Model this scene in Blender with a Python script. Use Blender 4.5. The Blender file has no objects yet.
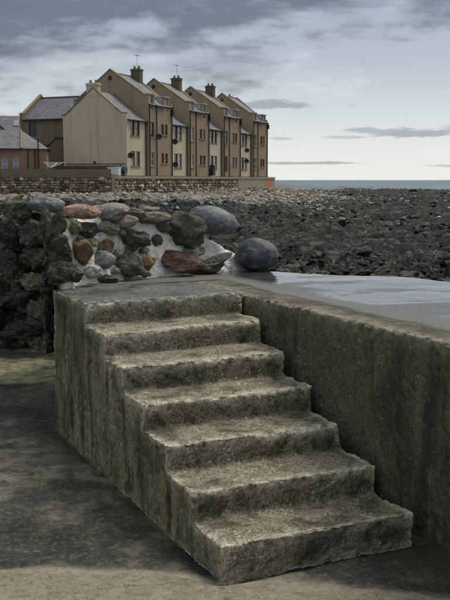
import bpy, bmesh, math, random
import numpy as np
from mathutils import Vector, Matrix

# ------------------------------------------------------------------ camera, world, sun
sc = bpy.context.scene
F = 930.0; HY = 180.0; EYE = 2.0                      # focal length in photo pixels, horizon row, eye height
TH = math.atan((300 - HY) / F)
CT, ST = math.cos(TH), math.sin(TH)
cam_d = bpy.data.cameras.new('camera'); cam = bpy.data.objects.new('camera', cam_d)
sc.collection.objects.link(cam); sc.camera = cam
cam.location = (0, 0, EYE); cam.rotation_euler = (math.pi / 2 - TH, 0, 0)
cam_d.sensor_fit = 'VERTICAL'; cam_d.sensor_height = 24.0; cam_d.lens = F / 600 * 24.0
cam_d.clip_start = 0.05; cam_d.clip_end = 60000

SUN_EL, SUN_AZ = math.radians(56), math.radians(48)    # azimuth clockwise from +Y: high, ahead and to the right
sv = sc.view_settings
sv.view_transform = 'Standard'; sv.look = 'None'; sv.gamma = 1.0; sv.exposure = 0.72; sv.use_curve_mapping = False

class S:
    """a node socket with arithmetic"""
    def __init__(s, t, o): s.t, s.o = t, o
    def _m(s, op, b=None, c=None, clamp=False):
        n = s.t.nodes.new('ShaderNodeMath'); n.operation = op; n.use_clamp = clamp
        for i, v in enumerate((s, b, c)):
            if v is None: continue
            if isinstance(v, S): s.t.links.new(v.o, n.inputs[i])
            else: n.inputs[i].default_value = v
        return S(s.t, n.outputs[0])
    def __add__(s, b): return s._m('ADD', b)
    __radd__ = __add__
    def __mul__(s, b): return s._m('MULTIPLY', b)
    __rmul__ = __mul__
    def __sub__(s, b): return s._m('SUBTRACT', b)
    def __rsub__(s, b): return (s * -1.0) + b
    def __truediv__(s, b): return s._m('DIVIDE', b)
    def clamp(s): return s._m('ADD', 0.0, clamp=True)
    def pow(s, b): return s._m('POWER', b)
    def max(s, b): return s._m('MAXIMUM', b)
    def min(s, b): return s._m('MINIMUM', b)
    def exp(s): return S(s.t, s.o)._m('EXPONENT')
    def step(s, a, b):
        n = s.t.nodes.new('ShaderNodeMapRange'); n.interpolation_type = 'SMOOTHSTEP'
        s.t.links.new(s.o, n.inputs[0]); n.inputs[1].default_value = a; n.inputs[2].default_value = b
        return S(s.t, n.outputs[0])

class NT:
    """node tree helper"""
    def __init__(s, t): s.t = t
    def put(s, sock, v):
        if isinstance(v, S): s.t.links.new(v.o, sock)
        elif v is not None:
            if isinstance(v, (tuple, list)) and len(v) == 3 and sock.type == 'RGBA': v = (*v, 1)
            sock.default_value = v
    def coord(s, which='Object'): return S(s.t, s.t.nodes.new('ShaderNodeTexCoord').outputs[which])
    def map(s, v, scale=(1, 1, 1), rot=(0, 0, 0), loc=(0, 0, 0)):
        n = s.t.nodes.new('ShaderNodeMapping'); s.put(n.inputs['Vector'], v)
        n.inputs['Scale'].default_value = scale; n.inputs['Rotation'].default_value = rot; n.inputs['Location'].default_value = loc
        return S(s.t, n.outputs[0])
    def noise(s, v, scale=5., detail=4., rough=.55, dist=0., color=False):
        n = s.t.nodes.new('ShaderNodeTexNoise'); s.put(n.inputs['Vector'], v)
        n.inputs['Scale'].default_value = scale; n.inputs['Detail'].default_value = detail
        n.inputs['Roughness'].default_value = rough; n.inputs['Distortion'].default_value = dist
        return S(s.t, n.outputs[1 if color else 0])
    def voro(s, v, scale=5., feature='F1', out='Distance', rnd=1.):
        n = s.t.nodes.new('ShaderNodeTexVoronoi'); n.feature = feature; s.put(n.inputs['Vector'], v)
        n.inputs['Scale'].default_value = scale; n.inputs['Randomness'].default_value = rnd
        return S(s.t, n.outputs[out])
    def mix(s, f, a, b, mode='MIX'):
        n = s.t.nodes.new('ShaderNodeMix'); n.data_type = 'RGBA'; n.blend_type = mode
        s.put(n.inputs[0], f); s.put(n.inputs[6], a); s.put(n.inputs[7], b)
        return S(s.t, n.outputs[2])
    def ramp(s, f, stops):
        n = s.t.nodes.new('ShaderNodeValToRGB'); s.put(n.inputs[0], f); e = n.color_ramp.elements
        while len(e) < len(stops): e.new(.5)
        for q, (p, c) in zip(e, stops): q.position = p; q.color = (*c, 1)
        return S(s.t, n.outputs[0])
    def sep(s, v):
        n = s.t.nodes.new('ShaderNodeSeparateXYZ'); s.put(n.inputs[0], v); return [S(s.t, o) for o in n.outputs]
    def comb(s, x, y, z):
        n = s.t.nodes.new('ShaderNodeCombineXYZ')
        for i, v in enumerate((x, y, z)): s.put(n.inputs[i], v)
        return S(s.t, n.outputs[0])
    def vec(s, op, a, b):
        n = s.t.nodes.new('ShaderNodeVectorMath'); n.operation = op; s.put(n.inputs[0], a); s.put(n.inputs[1], b); return S(s.t, n.outputs[0])
    def bw(s, c):
        n = s.t.nodes.new('ShaderNodeRGBToBW'); s.put(n.inputs[0], c); return S(s.t, n.outputs[0])
    def attr(s, name):
        n = s.t.nodes.new('ShaderNodeAttribute'); n.attribute_name = name; return S(s.t, n.outputs['Fac'])
    def objinfo(s, out): return S(s.t, s.t.nodes.new('ShaderNodeObjectInfo').outputs[out])
    def geo(s, out): return S(s.t, s.t.nodes.new('ShaderNodeNewGeometry').outputs[out])

world = bpy.data.worlds.new('World'); sc.world = world; world.use_nodes = True
def build_world():
    t = world.node_tree; t.nodes.clear(); k = NT(t)
    out = t.nodes.new('ShaderNodeOutputWorld'); bg = t.nodes.new('ShaderNodeBackground')
    bg.inputs[1].default_value = 0.1; t.links.new(bg.outputs[0], out.inputs[0])
    sky = t.nodes.new('ShaderNodeTexSky'); sky.sky_type = 'NISHITA'; sky.sun_disc = False
    sky.sun_elevation = SUN_EL; sky.sun_rotation = SUN_AZ; sky.dust_density = 2.5
    d = k.coord('Generated'); x, y, z = k.sep(d)
    az = x._m('ARCTAN2', y) * 57.2958                       # degrees right of +Y
    el = z._m('ARCSINE') * 57.2958
    # overcast veil, brightest low over the sea
    veil = k.ramp((el / 90.).clamp(), [(0, (.55, .555, .535)), (.018, (.51, .52, .515)), (.042, (.40, .435, .455)),
                  (.075, (.28, .315, .355)), (.12, (.215, .25, .295)), (.35, (.36, .385, .41)), (1, (.80, .815, .83))])
    p = k.comb(az * .075, el * .23, 0.0)
    w = k.noise(p, 1.1, 6, .56, .0)
    w2 = k.noise(k.comb(az * .05 + 7.3, el * .24 + 3.1, 2.0), 1.3, 6, .56, .1)
    w3 = k.noise(k.comb(az * .20, el * .42, 4.0), 1.5, 7, .60, .15)
    big = k.noise(k.comb(az * .022 + 1.7, el * .03, 9.0), 1.0, 2, .5)
    # heavy cloud bank high on the left; drifting on through the rest of the sky
    bank = ((el - 5.2) * .15 - (az + 1.0) * .034).min(.62) + (w - .5) * 3.4 + (w3 - .5) * 1.8
    far = az._m('ABSOLUTE').step(16., 30.) * (big - .5) * 3.0
    high = el.step(12., 30.)
    dark = (bank * (1.0 - high) + far + (w2 - .5) * 3. * high).step(-.06, .70)
    col = k.mix(dark * .92, veil, (.066, .079, .105))
    # paler break in the bank
    brk = (w2 * 1.0 + (w3 - .5) * .4).step(.56, .74) * el.step(2., 6.)
    col = k.mix(brk * .45, col, (.50, .545, .59))
    # thin flat clouds low over the sea
    wx = (k.noise(k.comb(az * .5, el * 2.2, 5.0), 1.0, 5, .65) - .5)
    wy = (k.noise(k.comb(az * .7 + 30., el * 1.5, 7.0), 1.0, 5, .6) - .5)
    streaks = None
    for (ca, ce, sa, se, a) in ((2.7, 4.45, 2.9, .34, .95), (11.4, 2.75, 3.0, .36, .9), (9.0, 2.95, 2.2, .22, .75), (15.5, 3.0, 3.2, .30, .9), (14.2, .85, 2.4, .12, .55), (4.8, 1.02, 4.2, .10, .8),
                                (3.4, 2.5, .9, .12, .5), (7.2, 2.55, 1.6, .13, .5), (-4., 1.6, 5., .15, .5), (-22, 3.1, 5, .4, .7), (27, 2.2, 6, .3, .7)):
        u = (az - ca + wy * sa * .9) / sa; v = (el - ce + wx * se * 2.6) / se
        v = v * (1.0 + v.step(0., .05) * .0)
        m = (1.0 - (u * u + v * v)).step(-.05, .75) * a
        streaks = m if streaks is None else streaks.max(m)
    col = k.mix(streaks * .85, col, (.17, .20, .24))
    scaled = k.vec('MULTIPLY', col, (10., 10., 10.))
    col = k.mix(.10, scaled, S(t, sky.outputs[0]))
    below = (z * -1.0).step(0., .02)
    col = k.mix(below, col, (1.6, 1.7, 1.8))
    k.put(bg.inputs[0], col)
build_world()

sun_d = bpy.data.lights.new('sun', 'SUN'); sun = bpy.data.objects.new('sun', sun_d); sc.collection.objects.link(sun)
sun_d.energy = 1.5; sun_d.angle = math.radians(20); sun_d.color = (1.0, .94, .84)
sd = Vector((math.sin(SUN_AZ) * math.cos(SUN_EL), math.cos(SUN_AZ) * math.cos(SUN_EL), math.sin(SUN_EL)))
sun.rotation_euler = sd.to_track_quat('Z', 'Y').to_euler(); sun.location = (-20, -20, 40)

# ------------------------------------------------------------------ helpers
C = sc.collection
rng = np.random.default_rng(7); random.seed(7)

def ray(px, py):
    u = (px - 225) / F; v = (300 - py) / F
    return np.array([u, CT + v * ST, -ST + v * CT])
def on_z(px, py, z):
    d = ray(px, py); t = (z - EYE) / d[2]; return np.array([0, 0, EYE]) + t * d
def at_depth(px, py, Y):
    d = ray(px, py); return np.array([0, 0, EYE]) + d * (Y / d[1])

def _hash(ix, iy, iz, seed):
    h = (ix.astype(np.uint32) * np.uint32(374761393)) ^ (iy.astype(np.uint32) * np.uint32(668265263)) ^ (iz.astype(np.uint32) * np.uint32(2147483647 - 1274126177 % 2147483647)) ^ np.uint32((seed * 974634541) & 0xffffffff)
    h = (h ^ (h >> np.uint32(13))) * np.uint32(1274126177)
    h = (h ^ (h >> np.uint32(16))) * np.uint32(2246822519)
    return ((h ^ (h >> np.uint32(15))).astype(np.float64)) / 4294967295.0
def vnoise(p, seed=0):
    """value noise, -1..1, p (n,3)"""
    i = np.floor(p).astype(np.int64); f = p - i; f = f * f * f * (f * (f * 6 - 15) + 10)
    r = 0
    for dx in (0, 1):
        wx = f[:, 0] if dx else 1 - f[:, 0]
        for dy in (0, 1):
            wy = f[:, 1] if dy else 1 - f[:, 1]
            for dz in (0, 1):
                wz = f[:, 2] if dz else 1 - f[:, 2]
                r = r + wx * wy * wz * _hash(i[:, 0] + dx, i[:, 1] + dy, i[:, 2] + dz, seed)
    return r * 2 - 1
def fbm(p, octaves=4, seed=0, gain=.5):
    a, s, r = 1., 1., 0.
    q = p
    for o in range(octaves):
        r = r + a * vnoise(q, seed + o * 17); s += 0; a *= gain; q = q * 2.03 + 11.7
    return r
def sstep(a, b, x):
    t = np.clip((x - a) / (b - a), 0, 1); return t * t * (3 - 2 * t)

def mesh_np(name, verts, faces, smooth=True):
    """faces: (n,k) int array of equal sized polygons, or a list of lists"""
    me = bpy.data.meshes.new(name)
    if isinstance(faces, np.ndarray):
        n, kk = faces.shape
        me.vertices.add(len(verts)); me.vertices.foreach_set('co', np.asarray(verts, np.float32).ravel())
        me.loops.add(n * kk); me.loops.foreach_set('vertex_index', faces.astype(np.int32).ravel())
        me.polygons.add(n); me.polygons.foreach_set('loop_start', np.arange(0, n * kk, kk, dtype=np.int32))
        try: me.polygons.foreach_set('loop_total', np.full(n, kk, np.int32))
        except Exception: pass
        me.update(calc_edges=True); me.validate()
    else:
        me.from_pydata([tuple(v) for v in verts], [], faces); me.update()
    if smooth: me.polygons.foreach_set('use_smooth', np.ones(len(me.polygons), bool))
    return me
def obj(name, me, mat=None, parent=None, loc=None, rotz=None):
    o = bpy.data.objects.new(name, me); C.objects.link(o)
    if mat is not None and me is not None and len(me.materials) == 0: me.materials.append(mat)
    if parent is not None: o.parent = parent
    if loc is not None: o.location = loc
    if rotz is not None: o.rotation_euler = (0, 0, rotz)
    return o
def tag(o, label=None, cat=None, group=None, kind=None):
    for kx, v in (('label', label), ('category', cat), ('group', group), ('kind', kind)):
        if v: o[kx] = v
    return o
def empty(name, loc=(0, 0, 0), rotz=0): return obj(name, None, None, None, loc, rotz)

class MB:
    """collects simple shapes into one mesh"""
    def __init__(s): s.v, s.f = [], []
    def poly(s, pts):
        n = len(s.v); s.v += [tuple(p) for p in pts]; s.f.append(list(range(n, n + len(pts)))); return s
    def box(s, a, b):
        (x0, y0, z0), (x1, y1, z1) = a, b; n = len(s.v)
        s.v += [(x0, y0, z0), (x1, y0, z0), (x1, y1, z0), (x0, y1, z0), (x0, y0, z1), (x1, y0, z1), (x1, y1, z1), (x0, y1, z1)]
        s.f += [[n + i for i in q] for q in ((0, 3, 2, 1), (4, 5, 6, 7), (0, 1, 5, 4), (1, 2, 6, 5), (2, 3, 7, 6), (3, 0, 4, 7))]; return s
    def prism(s, pts, off):
        """pts a planar outline, off the extrusion vector"""
        n = len(s.v); m = len(pts); off = np.array(off)
        s.v += [tuple(p) for p in pts] + [tuple(np.array(p) + off) for p in pts]
        s.f += [list(range(n + m - 1, n - 1, -1)), list(range(n + m, n + 2 * m))]
        for i in range(m): j = (i + 1) % m; s.f.append([n + i, n + j, n + m + j, n + m + i])
        return s
    def tube(s, a, b, r0, r1=None, k=8):
        a = Vector(a); b = Vector(b); r1 = r0 if r1 is None else r1
        d = (b - a).normalized(); u = d.orthogonal().normalized(); w = d.cross(u); n = len(s.v)
        for c, r in ((a, r0), (b, r1)):
            for i in range(k):
                an = 2 * math.pi * i / k; s.v.append(tuple(c + (u * math.cos(an) + w * math.sin(an)) * r))
        for i in range(k): j = (i + 1) % k; s.f.append([n + i, n + j, n + k + j, n + k + i])
        s.f += [list(range(n + k - 1, n - 1, -1)), list(range(n + k, n + 2 * k))]; return s
    def build(s, name, mat, parent=None, loc=None, rotz=None):
        me = bpy.data.meshes.new(name); me.from_pydata(s.v, [], s.f); me.update()
        bm = bmesh.new(); bm.from_mesh(me); bmesh.ops.recalc_face_normals(bm, faces=bm.faces); bm.to_mesh(me); bm.free()
        return obj(name, me, mat, parent, loc, rotz)

# ------------------------------------------------------------------ materials
M = {}
def mat(name, fn):
    m = bpy.data.materials.new(name); m.use_nodes = True; t = m.node_tree; k = NT(t)
    b = t.nodes['Principled BSDF']
    r = fn(k)                                   # dict: color, rough, height, dist, strength, spec, metal
    k.put(b.inputs['Base Color'], r['color']); k.put(b.inputs['Roughness'], r.get('rough', .85))
    k.put(b.inputs['Specular IOR Level'], r.get('spec', .35)); k.put(b.inputs['Metallic'], r.get('metal', 0.))
    if 'height' in r:
        bn = t.nodes.new('ShaderNodeBump'); bn.inputs['Distance'].default_value = r.get('dist', .01); bn.inputs['Strength'].default_value = r.get('strength', 1.)
        k.put(bn.inputs['Height'], r['height']); t.links.new(bn.outputs[0], b.inputs['Normal'])
    M[name] = m; return m

def concrete(dark, mid, light, stain=(.022, .021, .014), vertical=False, stain_amt=.75, wear=.5, lichen=.0, pit=1., rough=.85, pale=(.30, .29, .24), dist=.006, drip=.35, grain=.45, holes=.6):
    def fn(k):
        p = k.coord('Object'); x, y, z = k.sep(p)
        n1 = k.noise(p, 2.3, 6, .62); n2 = k.noise(p, 14., 5, .65); n3 = k.noise(p, 90., 3, .6)
        peb = k.voro(p, 125.); pebc = k.bw(k.voro(p, 125., out='Color')); big = k.voro(p, 31.); bigc = k.bw(k.voro(p, 31., out='Color'))
        c = k.ramp((n1 * .55 + n2 * .45), [(.28, dark), (.5, mid), (.74, light)])
        c = k.mix(((pebc - .5) * 2.0).clamp() * grain, c, pale)                        # pale grains of aggregate
        c = k.mix((.42 - pebc).step(0., .3) * .6, c, tuple(v * .4 for v in dark))
        c = k.mix((bigc - .70).step(0., .06) * (.36 - big).step(0., .12) * .65, c, pale)      # scattered pebbles
        p45 = k.voro(p, 47.); p45c = k.bw(k.voro(p, 47., out='Color'))
        hole = (p45c - .62).step(0., .05) * (.30 - p45).step(0., .10) * pit                        # blow holes
        c = k.mix(hole.clamp() * holes, c, (.012, .011, .008))
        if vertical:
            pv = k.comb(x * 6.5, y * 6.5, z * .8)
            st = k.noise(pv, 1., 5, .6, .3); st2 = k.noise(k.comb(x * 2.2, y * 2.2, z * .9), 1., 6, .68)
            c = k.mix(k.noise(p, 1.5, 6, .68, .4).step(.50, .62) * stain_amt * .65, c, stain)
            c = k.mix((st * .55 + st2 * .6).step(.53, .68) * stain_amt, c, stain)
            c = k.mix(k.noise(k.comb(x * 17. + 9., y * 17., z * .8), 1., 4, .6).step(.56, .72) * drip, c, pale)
        else:
            c = k.mix(k.noise(p, 3.1, 7, .70, .6).step(.47, .64) * stain_amt, c, stain)
            c = k.mix(k.noise(p, 9.5, 6, .72, .4).step(.55, .68) * stain_amt * .8, c, stain)
        if lichen: c = k.mix(k.noise(k.map(p, (1, 1, .55)), 8., 5, .7).step(.55, .66) * k.noise(p, 1.9, 2).step(.42, .58) * lichen, c, (.25, .18, .050))
        if wear: c = k.mix((k.attr('edge') * 1.5 * n2.step(.32, .58)).clamp() * wear, c, pale)
        pits = k.noise(p, 55., 3, .55)
        h = (1.0 - peb) * .35 + n3 * .35 + n2 * .25 + (pits.step(.34, .46)) * .6 * pit - hole.clamp() * 1.2
        return dict(color=c, rough=(n2 * .25 + rough - .12), height=h, dist=dist, strength=.9, spec=.3)
    return fn
mat('step_concrete', concrete((.085, .075, .048), (.19, .168, .115), (.33, .292, .205), pale=(.52, .48, .37), stain=(.034, .030, .014), stain_amt=.84, dist=.008, wear=1., holes=.75, pit=1.2))
mat('cheek_concrete', concrete((.115, .101, .062), (.22, .192, .122), (.34, .297, .195), pale=(.46, .415, .30), stain=(.030, .030, .014), vertical=True, stain_amt=.92, wear=.8, lichen=.95, pit=.3, dist=.005, drip=.5))
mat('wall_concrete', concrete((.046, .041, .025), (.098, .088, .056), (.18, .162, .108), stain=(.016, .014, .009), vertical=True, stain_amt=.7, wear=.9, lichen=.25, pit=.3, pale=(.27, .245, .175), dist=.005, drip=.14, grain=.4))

def landing_fn(k):
    p = k.coord('Object'); n1 = k.noise(p, 1.6, 5, .6); n2 = k.noise(p, 16., 5, .65)
    peb = k.voro(p, 80.); pebc = k.bw(k.voro(p, 80., out='Color'))
    c = k.ramp(n1 * .6 + n2 * .4, [(.3, (.030, .030, .028)), (.5, (.062, .061, .055)), (.72, (.12, .115, .098))])
    c = k.mix((pebc - .62).step(0., .2) * .6, c, (.19, .185, .16))
    c = k.mix(k.attr('edge').clamp() * n2.step(.3, .6) * .8, c, (.25, .23, .17))
    wet = k.noise(p, 2.2, 4, .6).step(.45, .62)
    return dict(color=k.mix(wet * .45, c, (.018, .019, .020)), rough=.62 - wet * .34, height=(1.0 - peb) * .4 + n2 * .6, dist=.010, spec=.5)
mat('landing_concrete', landing_fn)

def prom_fn(k):
    p = k.coord('Object'); x, y, z = k.sep(p); n1 = k.noise(p, 1.2, 5, .6); n2 = k.noise(p, 18., 5, .65); g = k.noise(p, 110., 3, .6)
    c = k.ramp(n1 * .5 + n2 * .5, [(.3, (.050, .048, .042)), (.5, (.085, .082, .072)), (.72, (.14, .133, .112))])
    c = k.mix((g - .55).step(0., .15) * .5, c, (.20, .19, .165))
    rim = (x - 1.62 + (n1 - .5) * .4).step(-.12, .22)                    # drier strip beside the drop
    pud = k.noise(k.comb(x * .9, y * 1.5, 3.), 1.15, 5, .6, .4) + ((x + y * .62 - 3.3) * .10).min(.12)
    wet = pud.step(.26, .40) * rim; pool = pud.step(.40, .50) * rim
    c = k.mix(wet * .5, c, (.030, .031, .032))
    c = k.mix((1. - rim) * .30, c, (.105, .092, .062))
    r = (.70 - wet * .42 - pool * .20)
    h = (n2 * .7 + g * .3) * (1.0 - wet * .55 - pool * .41)
    return dict(color=c, rough=r, height=h, dist=.012, spec=.6)
mat('wet_concrete', prom_fn)

def slab_fn(k):
    p = k.coord('Object'); x, y, z = k.sep(p)
    n1 = k.noise(p, .9, 6, .62); n2 = k.noise(p, 7., 6, .68); n3 = k.noise(p, 60., 4, .65); w = k.noise(p, 1.4, 8, .68) - .5
    peb = k.bw(k.voro(p, 85., out='Color'))
    dry = k.ramp(n1 * .4 + n2 * .6, [(.3, (.12, .102, .066)), (.5, (.215, .186, .126)), (.7, (.32, .28, .195))])
    dry = k.mix((peb - .6).step(0., .25) * .45, dry, (.30, .275, .21))
    wetc = k.ramp(n1 * .5 + n2 * .5, [(.40, (.007, .0065, .0045)), (.49, (.024, .0215, .014)), (.56, (.075, .067, .043)), (.66, (.20, .178, .12))])
    wetc = k.mix((peb - .7).step(0., .2) * .35, wetc, (.12, .115, .09))
    # damp that lies in the hollow beside the steps, its edge an arc in front
    fr = (y - 4.62 - (x + .9) * (x + .9) * -.10 + w * .30 + (n2 - .5) * .16)
    damp = fr.step(-.015, .035)
    lightp = k.noise(k.comb(x * .9, y * .55, 2.), 1.0, 5, .6, .5).step(.50, .62) * .8
    gl = ((x + 1.75) * (x + 1.75) * 1.6 + (y - 6.5) * (y - 6.5) * 1.2 + (n2 - .5) * 1.6 + w * 1.2).step(.75, .15) * .7; lightp = lightp.max(gl)
    n4 = k.noise(p, 26., 6, .75); cr = k.voro(k.vec('ADD', p, k.vec('MULTIPLY', k.noise(p, 3., 4, .6, color=True), (.35, .35, .35))), 1.3, 'DISTANCE_TO_EDGE')
    wetc = k.mix(n4.step(.52, .66) * .55, wetc, (.15, .135, .095)); wetc = k.mix(n4.step(.48, .34) * .7, wetc, (.008, .008, .006))
    dry = k.mix(n4.step(.50, .36) * .55, dry, (.075, .062, .040)); dry = k.mix(n4.step(.56, .68) * .4, dry, (.40, .36, .27))
    c = k.mix(damp * (1. - lightp * n2.step(.3, .6)), dry, wetc)
    c = k.mix((.012 - cr).step(0., .010) * .6 * n2.step(.4, .55), c, (.010, .010, .008))
    line = (1. - ((fr - .01) * 14.)._m('ABSOLUTE')).clamp() * n2.step(.35, .6)   # tide line of dried salt and sand
    c = k.mix(line * .5, c, (.30, .285, .225))
    # right hand corner: patchy dark brown below the wall
    r2 = (x - .55 + w * .5).step(0., .35) * n1.step(.40, .60)
    c = k.mix(r2 * .8, c, (.020, .017, .011))
    # weed on the slip at the back
    alg = ((y - 9.1 + w * .5).step(0., .2) * (1. - (y - 10.2 + w * .6).step(0., .25)))
    c = k.mix(alg * .85, c, k.mix(n2.step(.3, .65), (.080, .082, .028), (.32, .31, .18)))
    rr = .86 - damp * .46 * n1.step(.38, .55)
    return dict(color=c, rough=rr, height=n2 * .5 + n4 * .5 + n3 * .3 + (1. - k.voro(p, 85.)) * .3, dist=.016, spec=.4)
mat('slab_concrete', slab_fn)

def rock_fn(moss=.5, lich=.25, bump=.02, rough=.8, fine=1.):
    def fn(k):
        p = k.vec('ADD', k.coord('Object'), k.comb(k.objinfo('Random') * 37., k.objinfo('Random') * 91., 0.)); oc = k.objinfo('Color')
        n1 = k.noise(p, 4. * fine, 6, .65); n2 = k.noise(p, 22. * fine, 5, .68); vo = k.voro(p, 30. * fine)
        c = k.mix(n1.step(.35, .65) * .6, oc, k.vec('MULTIPLY', oc, (.42, .42, .42)))
        c = k.mix(n2.step(.52, .66) * .6, c, k.vec('MULTIPLY', oc, (2.1, 2.1, 2.0)))
        c = k.mix(n2.step(.47, .36) * .75, c, k.vec('MULTIPLY', oc, (.35, .35, .35)))
        if moss: c = k.mix(k.noise(p, 5.5 * fine, 5, .7).step(.50, .64) * moss, c, k.mix(n2, (.030, .034, .012), (.16, .165, .07)))
        if lich: c = k.mix(k.noise(p, 17. * fine, 5, .75).step(.60, .68) * lich, c, (.42, .43, .40))
        return dict(color=c, rough=n2 * .25 + rough - .12, height=n1 * .8 + n2 * .5 + vo * .15, dist=bump, spec=.35)
    return fn
mat('wall_stone', rock_fn(.45, .55, .03, .85, 1.5))
mat('smooth_boulder', rock_fn(0, .18, .006, .62))
mat('lichen_boulder', rock_fn(0, .95, .005, .66, .62))
mat('weedy_rock', rock_fn(.45, .80, .05, .78, 1.3))
mat('pebble_stuff', lambda k: (lambda p, rc: dict(color=k.mix(k.noise(p, 3., 4, .6) * .6, k.ramp(rc, [(0, (.12, .11, .09)), (.45, (.29, .265, .22)), (.8, (.46, .43, .375)), (1, (.68, .65, .60))]), (.13, .12, .10)), rough=.9, spec=.2))(k.coord('Object'), k.attr('tone')))
mat('shore_slab_stuff', lambda k: (lambda p, rc: dict(color=k.mix(k.noise(p, 6., 5, .65).step(.4, .65) * .7, k.ramp(rc, [(0, (.016, .015, .014)), (.6, (.045, .042, .038)), (1, (.105, .098, .088))]), (.014, .014, .012)), rough=.8, spec=.2, height=k.noise(p, 9., 5, .7), dist=.05))(k.coord('Object'), k.attr('tone')))

def mortar_fn(k):
    p = k.coord('Object'); n1 = k.noise(p, 3., 6, .65); n2 = k.noise(p, 24., 5, .7); x, y, z = k.sep(p)
    c = k.ramp(n1 * .5 + n2 * .5, [(.34, (.32, .305, .25)), (.43, (.66, .64, .57)), (.55, (.84, .82, .75))])
    cl = 1. - k.attr('clean'); c = k.mix(k.noise(p, 6., 5, .7).step(.53, .66) * .65 * cl, c, (.20, .21, .085))
    c = k.mix(k.noise(p, 4.2, 6, .7, .5).step(.57, .68) * .85 * (cl * .75 + .25), c, (.060, .060, .042))
    left = (k.attr('weed') + (n1 - .5) * .7 + (n2 - .5) * .4).step(.40, .58)          # the old dark face carries weed instead of mortar
    d = k.ramp(n2 * .6 + n1 * .4, [(.38, (.012, .013, .009)), (.50, (.070, .070, .045)), (.57, (.24, .24, .17)), (.66, (.48, .47, .38))])
    return dict(color=k.mix(left, c, d), rough=.88, height=n1 * .5 + n2 * .6, dist=.03)
mat('mortar', mortar_fn)

def shore_fn(k):
    p = k.coord('Object'); x, y, z = k.sep(p); a = k.attr('shingle')
    n0 = k.noise(p, .08, 5, .6); n1 = k.noise(k.map(p, (.6, 1., 1.), (0, 0, .35)), .55, 6, .68); n2 = k.noise(p, 3.5, 6, .7); n3 = k.noise(p, 18., 4, .7)
    c = k.ramp(n1 * .45 + n2 * .55, [(.41, (.005, .005, .005)), (.49, (.015, .0145, .014)), (.57, (.042, .040, .037)), (.67, (.11, .105, .095))])
    c = k.mix(n0.step(.38, .56) * n2.step(.38, .55) * .7, c, (.050, .051, .022)); c = k.mix(n1.step(.50, .62) * .45, c, (.070, .056, .036))
    c = k.mix(n0.step(.60, .45) * .45, c, (.014, .013, .012))
    c = k.mix((n3 - .62).step(0., .1) * .4, c, (.20, .19, .17))
    pw = k.vec('ADD', k.map(p, (.55, 1., 1.), (0, 0, .35)), k.vec('MULTIPLY', k.noise(p, .8, 4, .6, color=True), (1.1, 1.1, 0.)))
    e1 = k.voro(pw, 1.5, 'DISTANCE_TO_EDGE'); e2 = k.voro(pw, 4.2, 'DISTANCE_TO_EDGE'); cc = k.bw(k.voro(pw, 1.5, out='Color')); cc2 = k.bw(k.voro(pw, 4.2, out='Color'))
    c = k.mix((cc - .55).step(0., .15) * .45, c, (.085, .081, .074)); c = k.mix((cc2 - .62).step(0., .1) * .5, c, (.13, .124, .112)); c = k.mix((.4 - cc2).step(0., .1) * .6, c, (.009, .009, .008))
    crk = ((.07 - e1).step(0., .06)).max((.06 - e2).step(0., .05) * .8); c = k.mix(crk * .85, c, (.004, .004, .004))
    sh = k.ramp(n2 * .5 + n3 * .5, [(.40, (.07, .066, .054)), (.5, (.19, .18, .15)), (.60, (.42, .40, .36))])
    c = k.mix((a + (n1 - .5) * 1.1 + (n2 - .5) * .8).step(.42, .62), c, sh)
    return dict(color=c, rough=.88, height=n2 * .6 + n3 * .3 - crk * .5 + cc2 * .4, dist=.16, spec=.25)
mat('shore_rock', shore_fn)

def sea_fn(k):
    p = k.coord('Object'); n = k.noise(k.map(p, (.02, .12, 1)), 1., 5, .6); f = k.noise(k.map(p, (.004, .045, 1), loc=(3, 1, 0)), 1., 5, .65)
    c = k.mix(f.step(.60, .67) * .8, k.mix(n, (.045, .075, .10), (.075, .115, .145)), (.62, .66, .68))
    return dict(color=c, rough=.35, height=n, dist=.4, spec=.5)
mat('sea_water', sea_fn)

def harl(base, streak=.35):
    dk = tuple(v * .48 for v in base); lt = tuple(min(1, v * 1.18) for v in base)
    def fn(k):
        p = k.coord('Object'); x, y, z = k.sep(p); n1 = k.noise(p, .35, 5, .6); n2 = k.noise(p, 3., 5, .65)
        c = k.ramp(n1 * .5 + n2 * .5, [(.32, tuple(v * .84 for v in base)), (.5, base), (.7, lt)])
        st = k.noise(k.comb(x * 1.6, y * 1.6, z * .10), 1., 5, .6, .2)
        c = k.mix(st.step(.52, .72) * streak, c, dk)
        return dict(color=c, rough=.92, height=k.noise(p, 26., 3, .6), dist=.02, spec=.2)
    return fn
mat('cream_harl', harl((.57, .48, .355), .45)); mat('olive_harl', harl((.335, .27, .185), .55)); mat('brown_harl', harl((.31, .232, .16), .45))
mat('pale_harl', harl((.55, .475, .345), .30)); mat('pink_harl', harl((.27, .175, .120), .3)); mat('dark_harl', harl((.135, .115, .080), .5)); mat('wing_harl', harl((.20, .165, .105), .6))
mat('skew_stone', harl((.25, .21, .13), .5))
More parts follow.
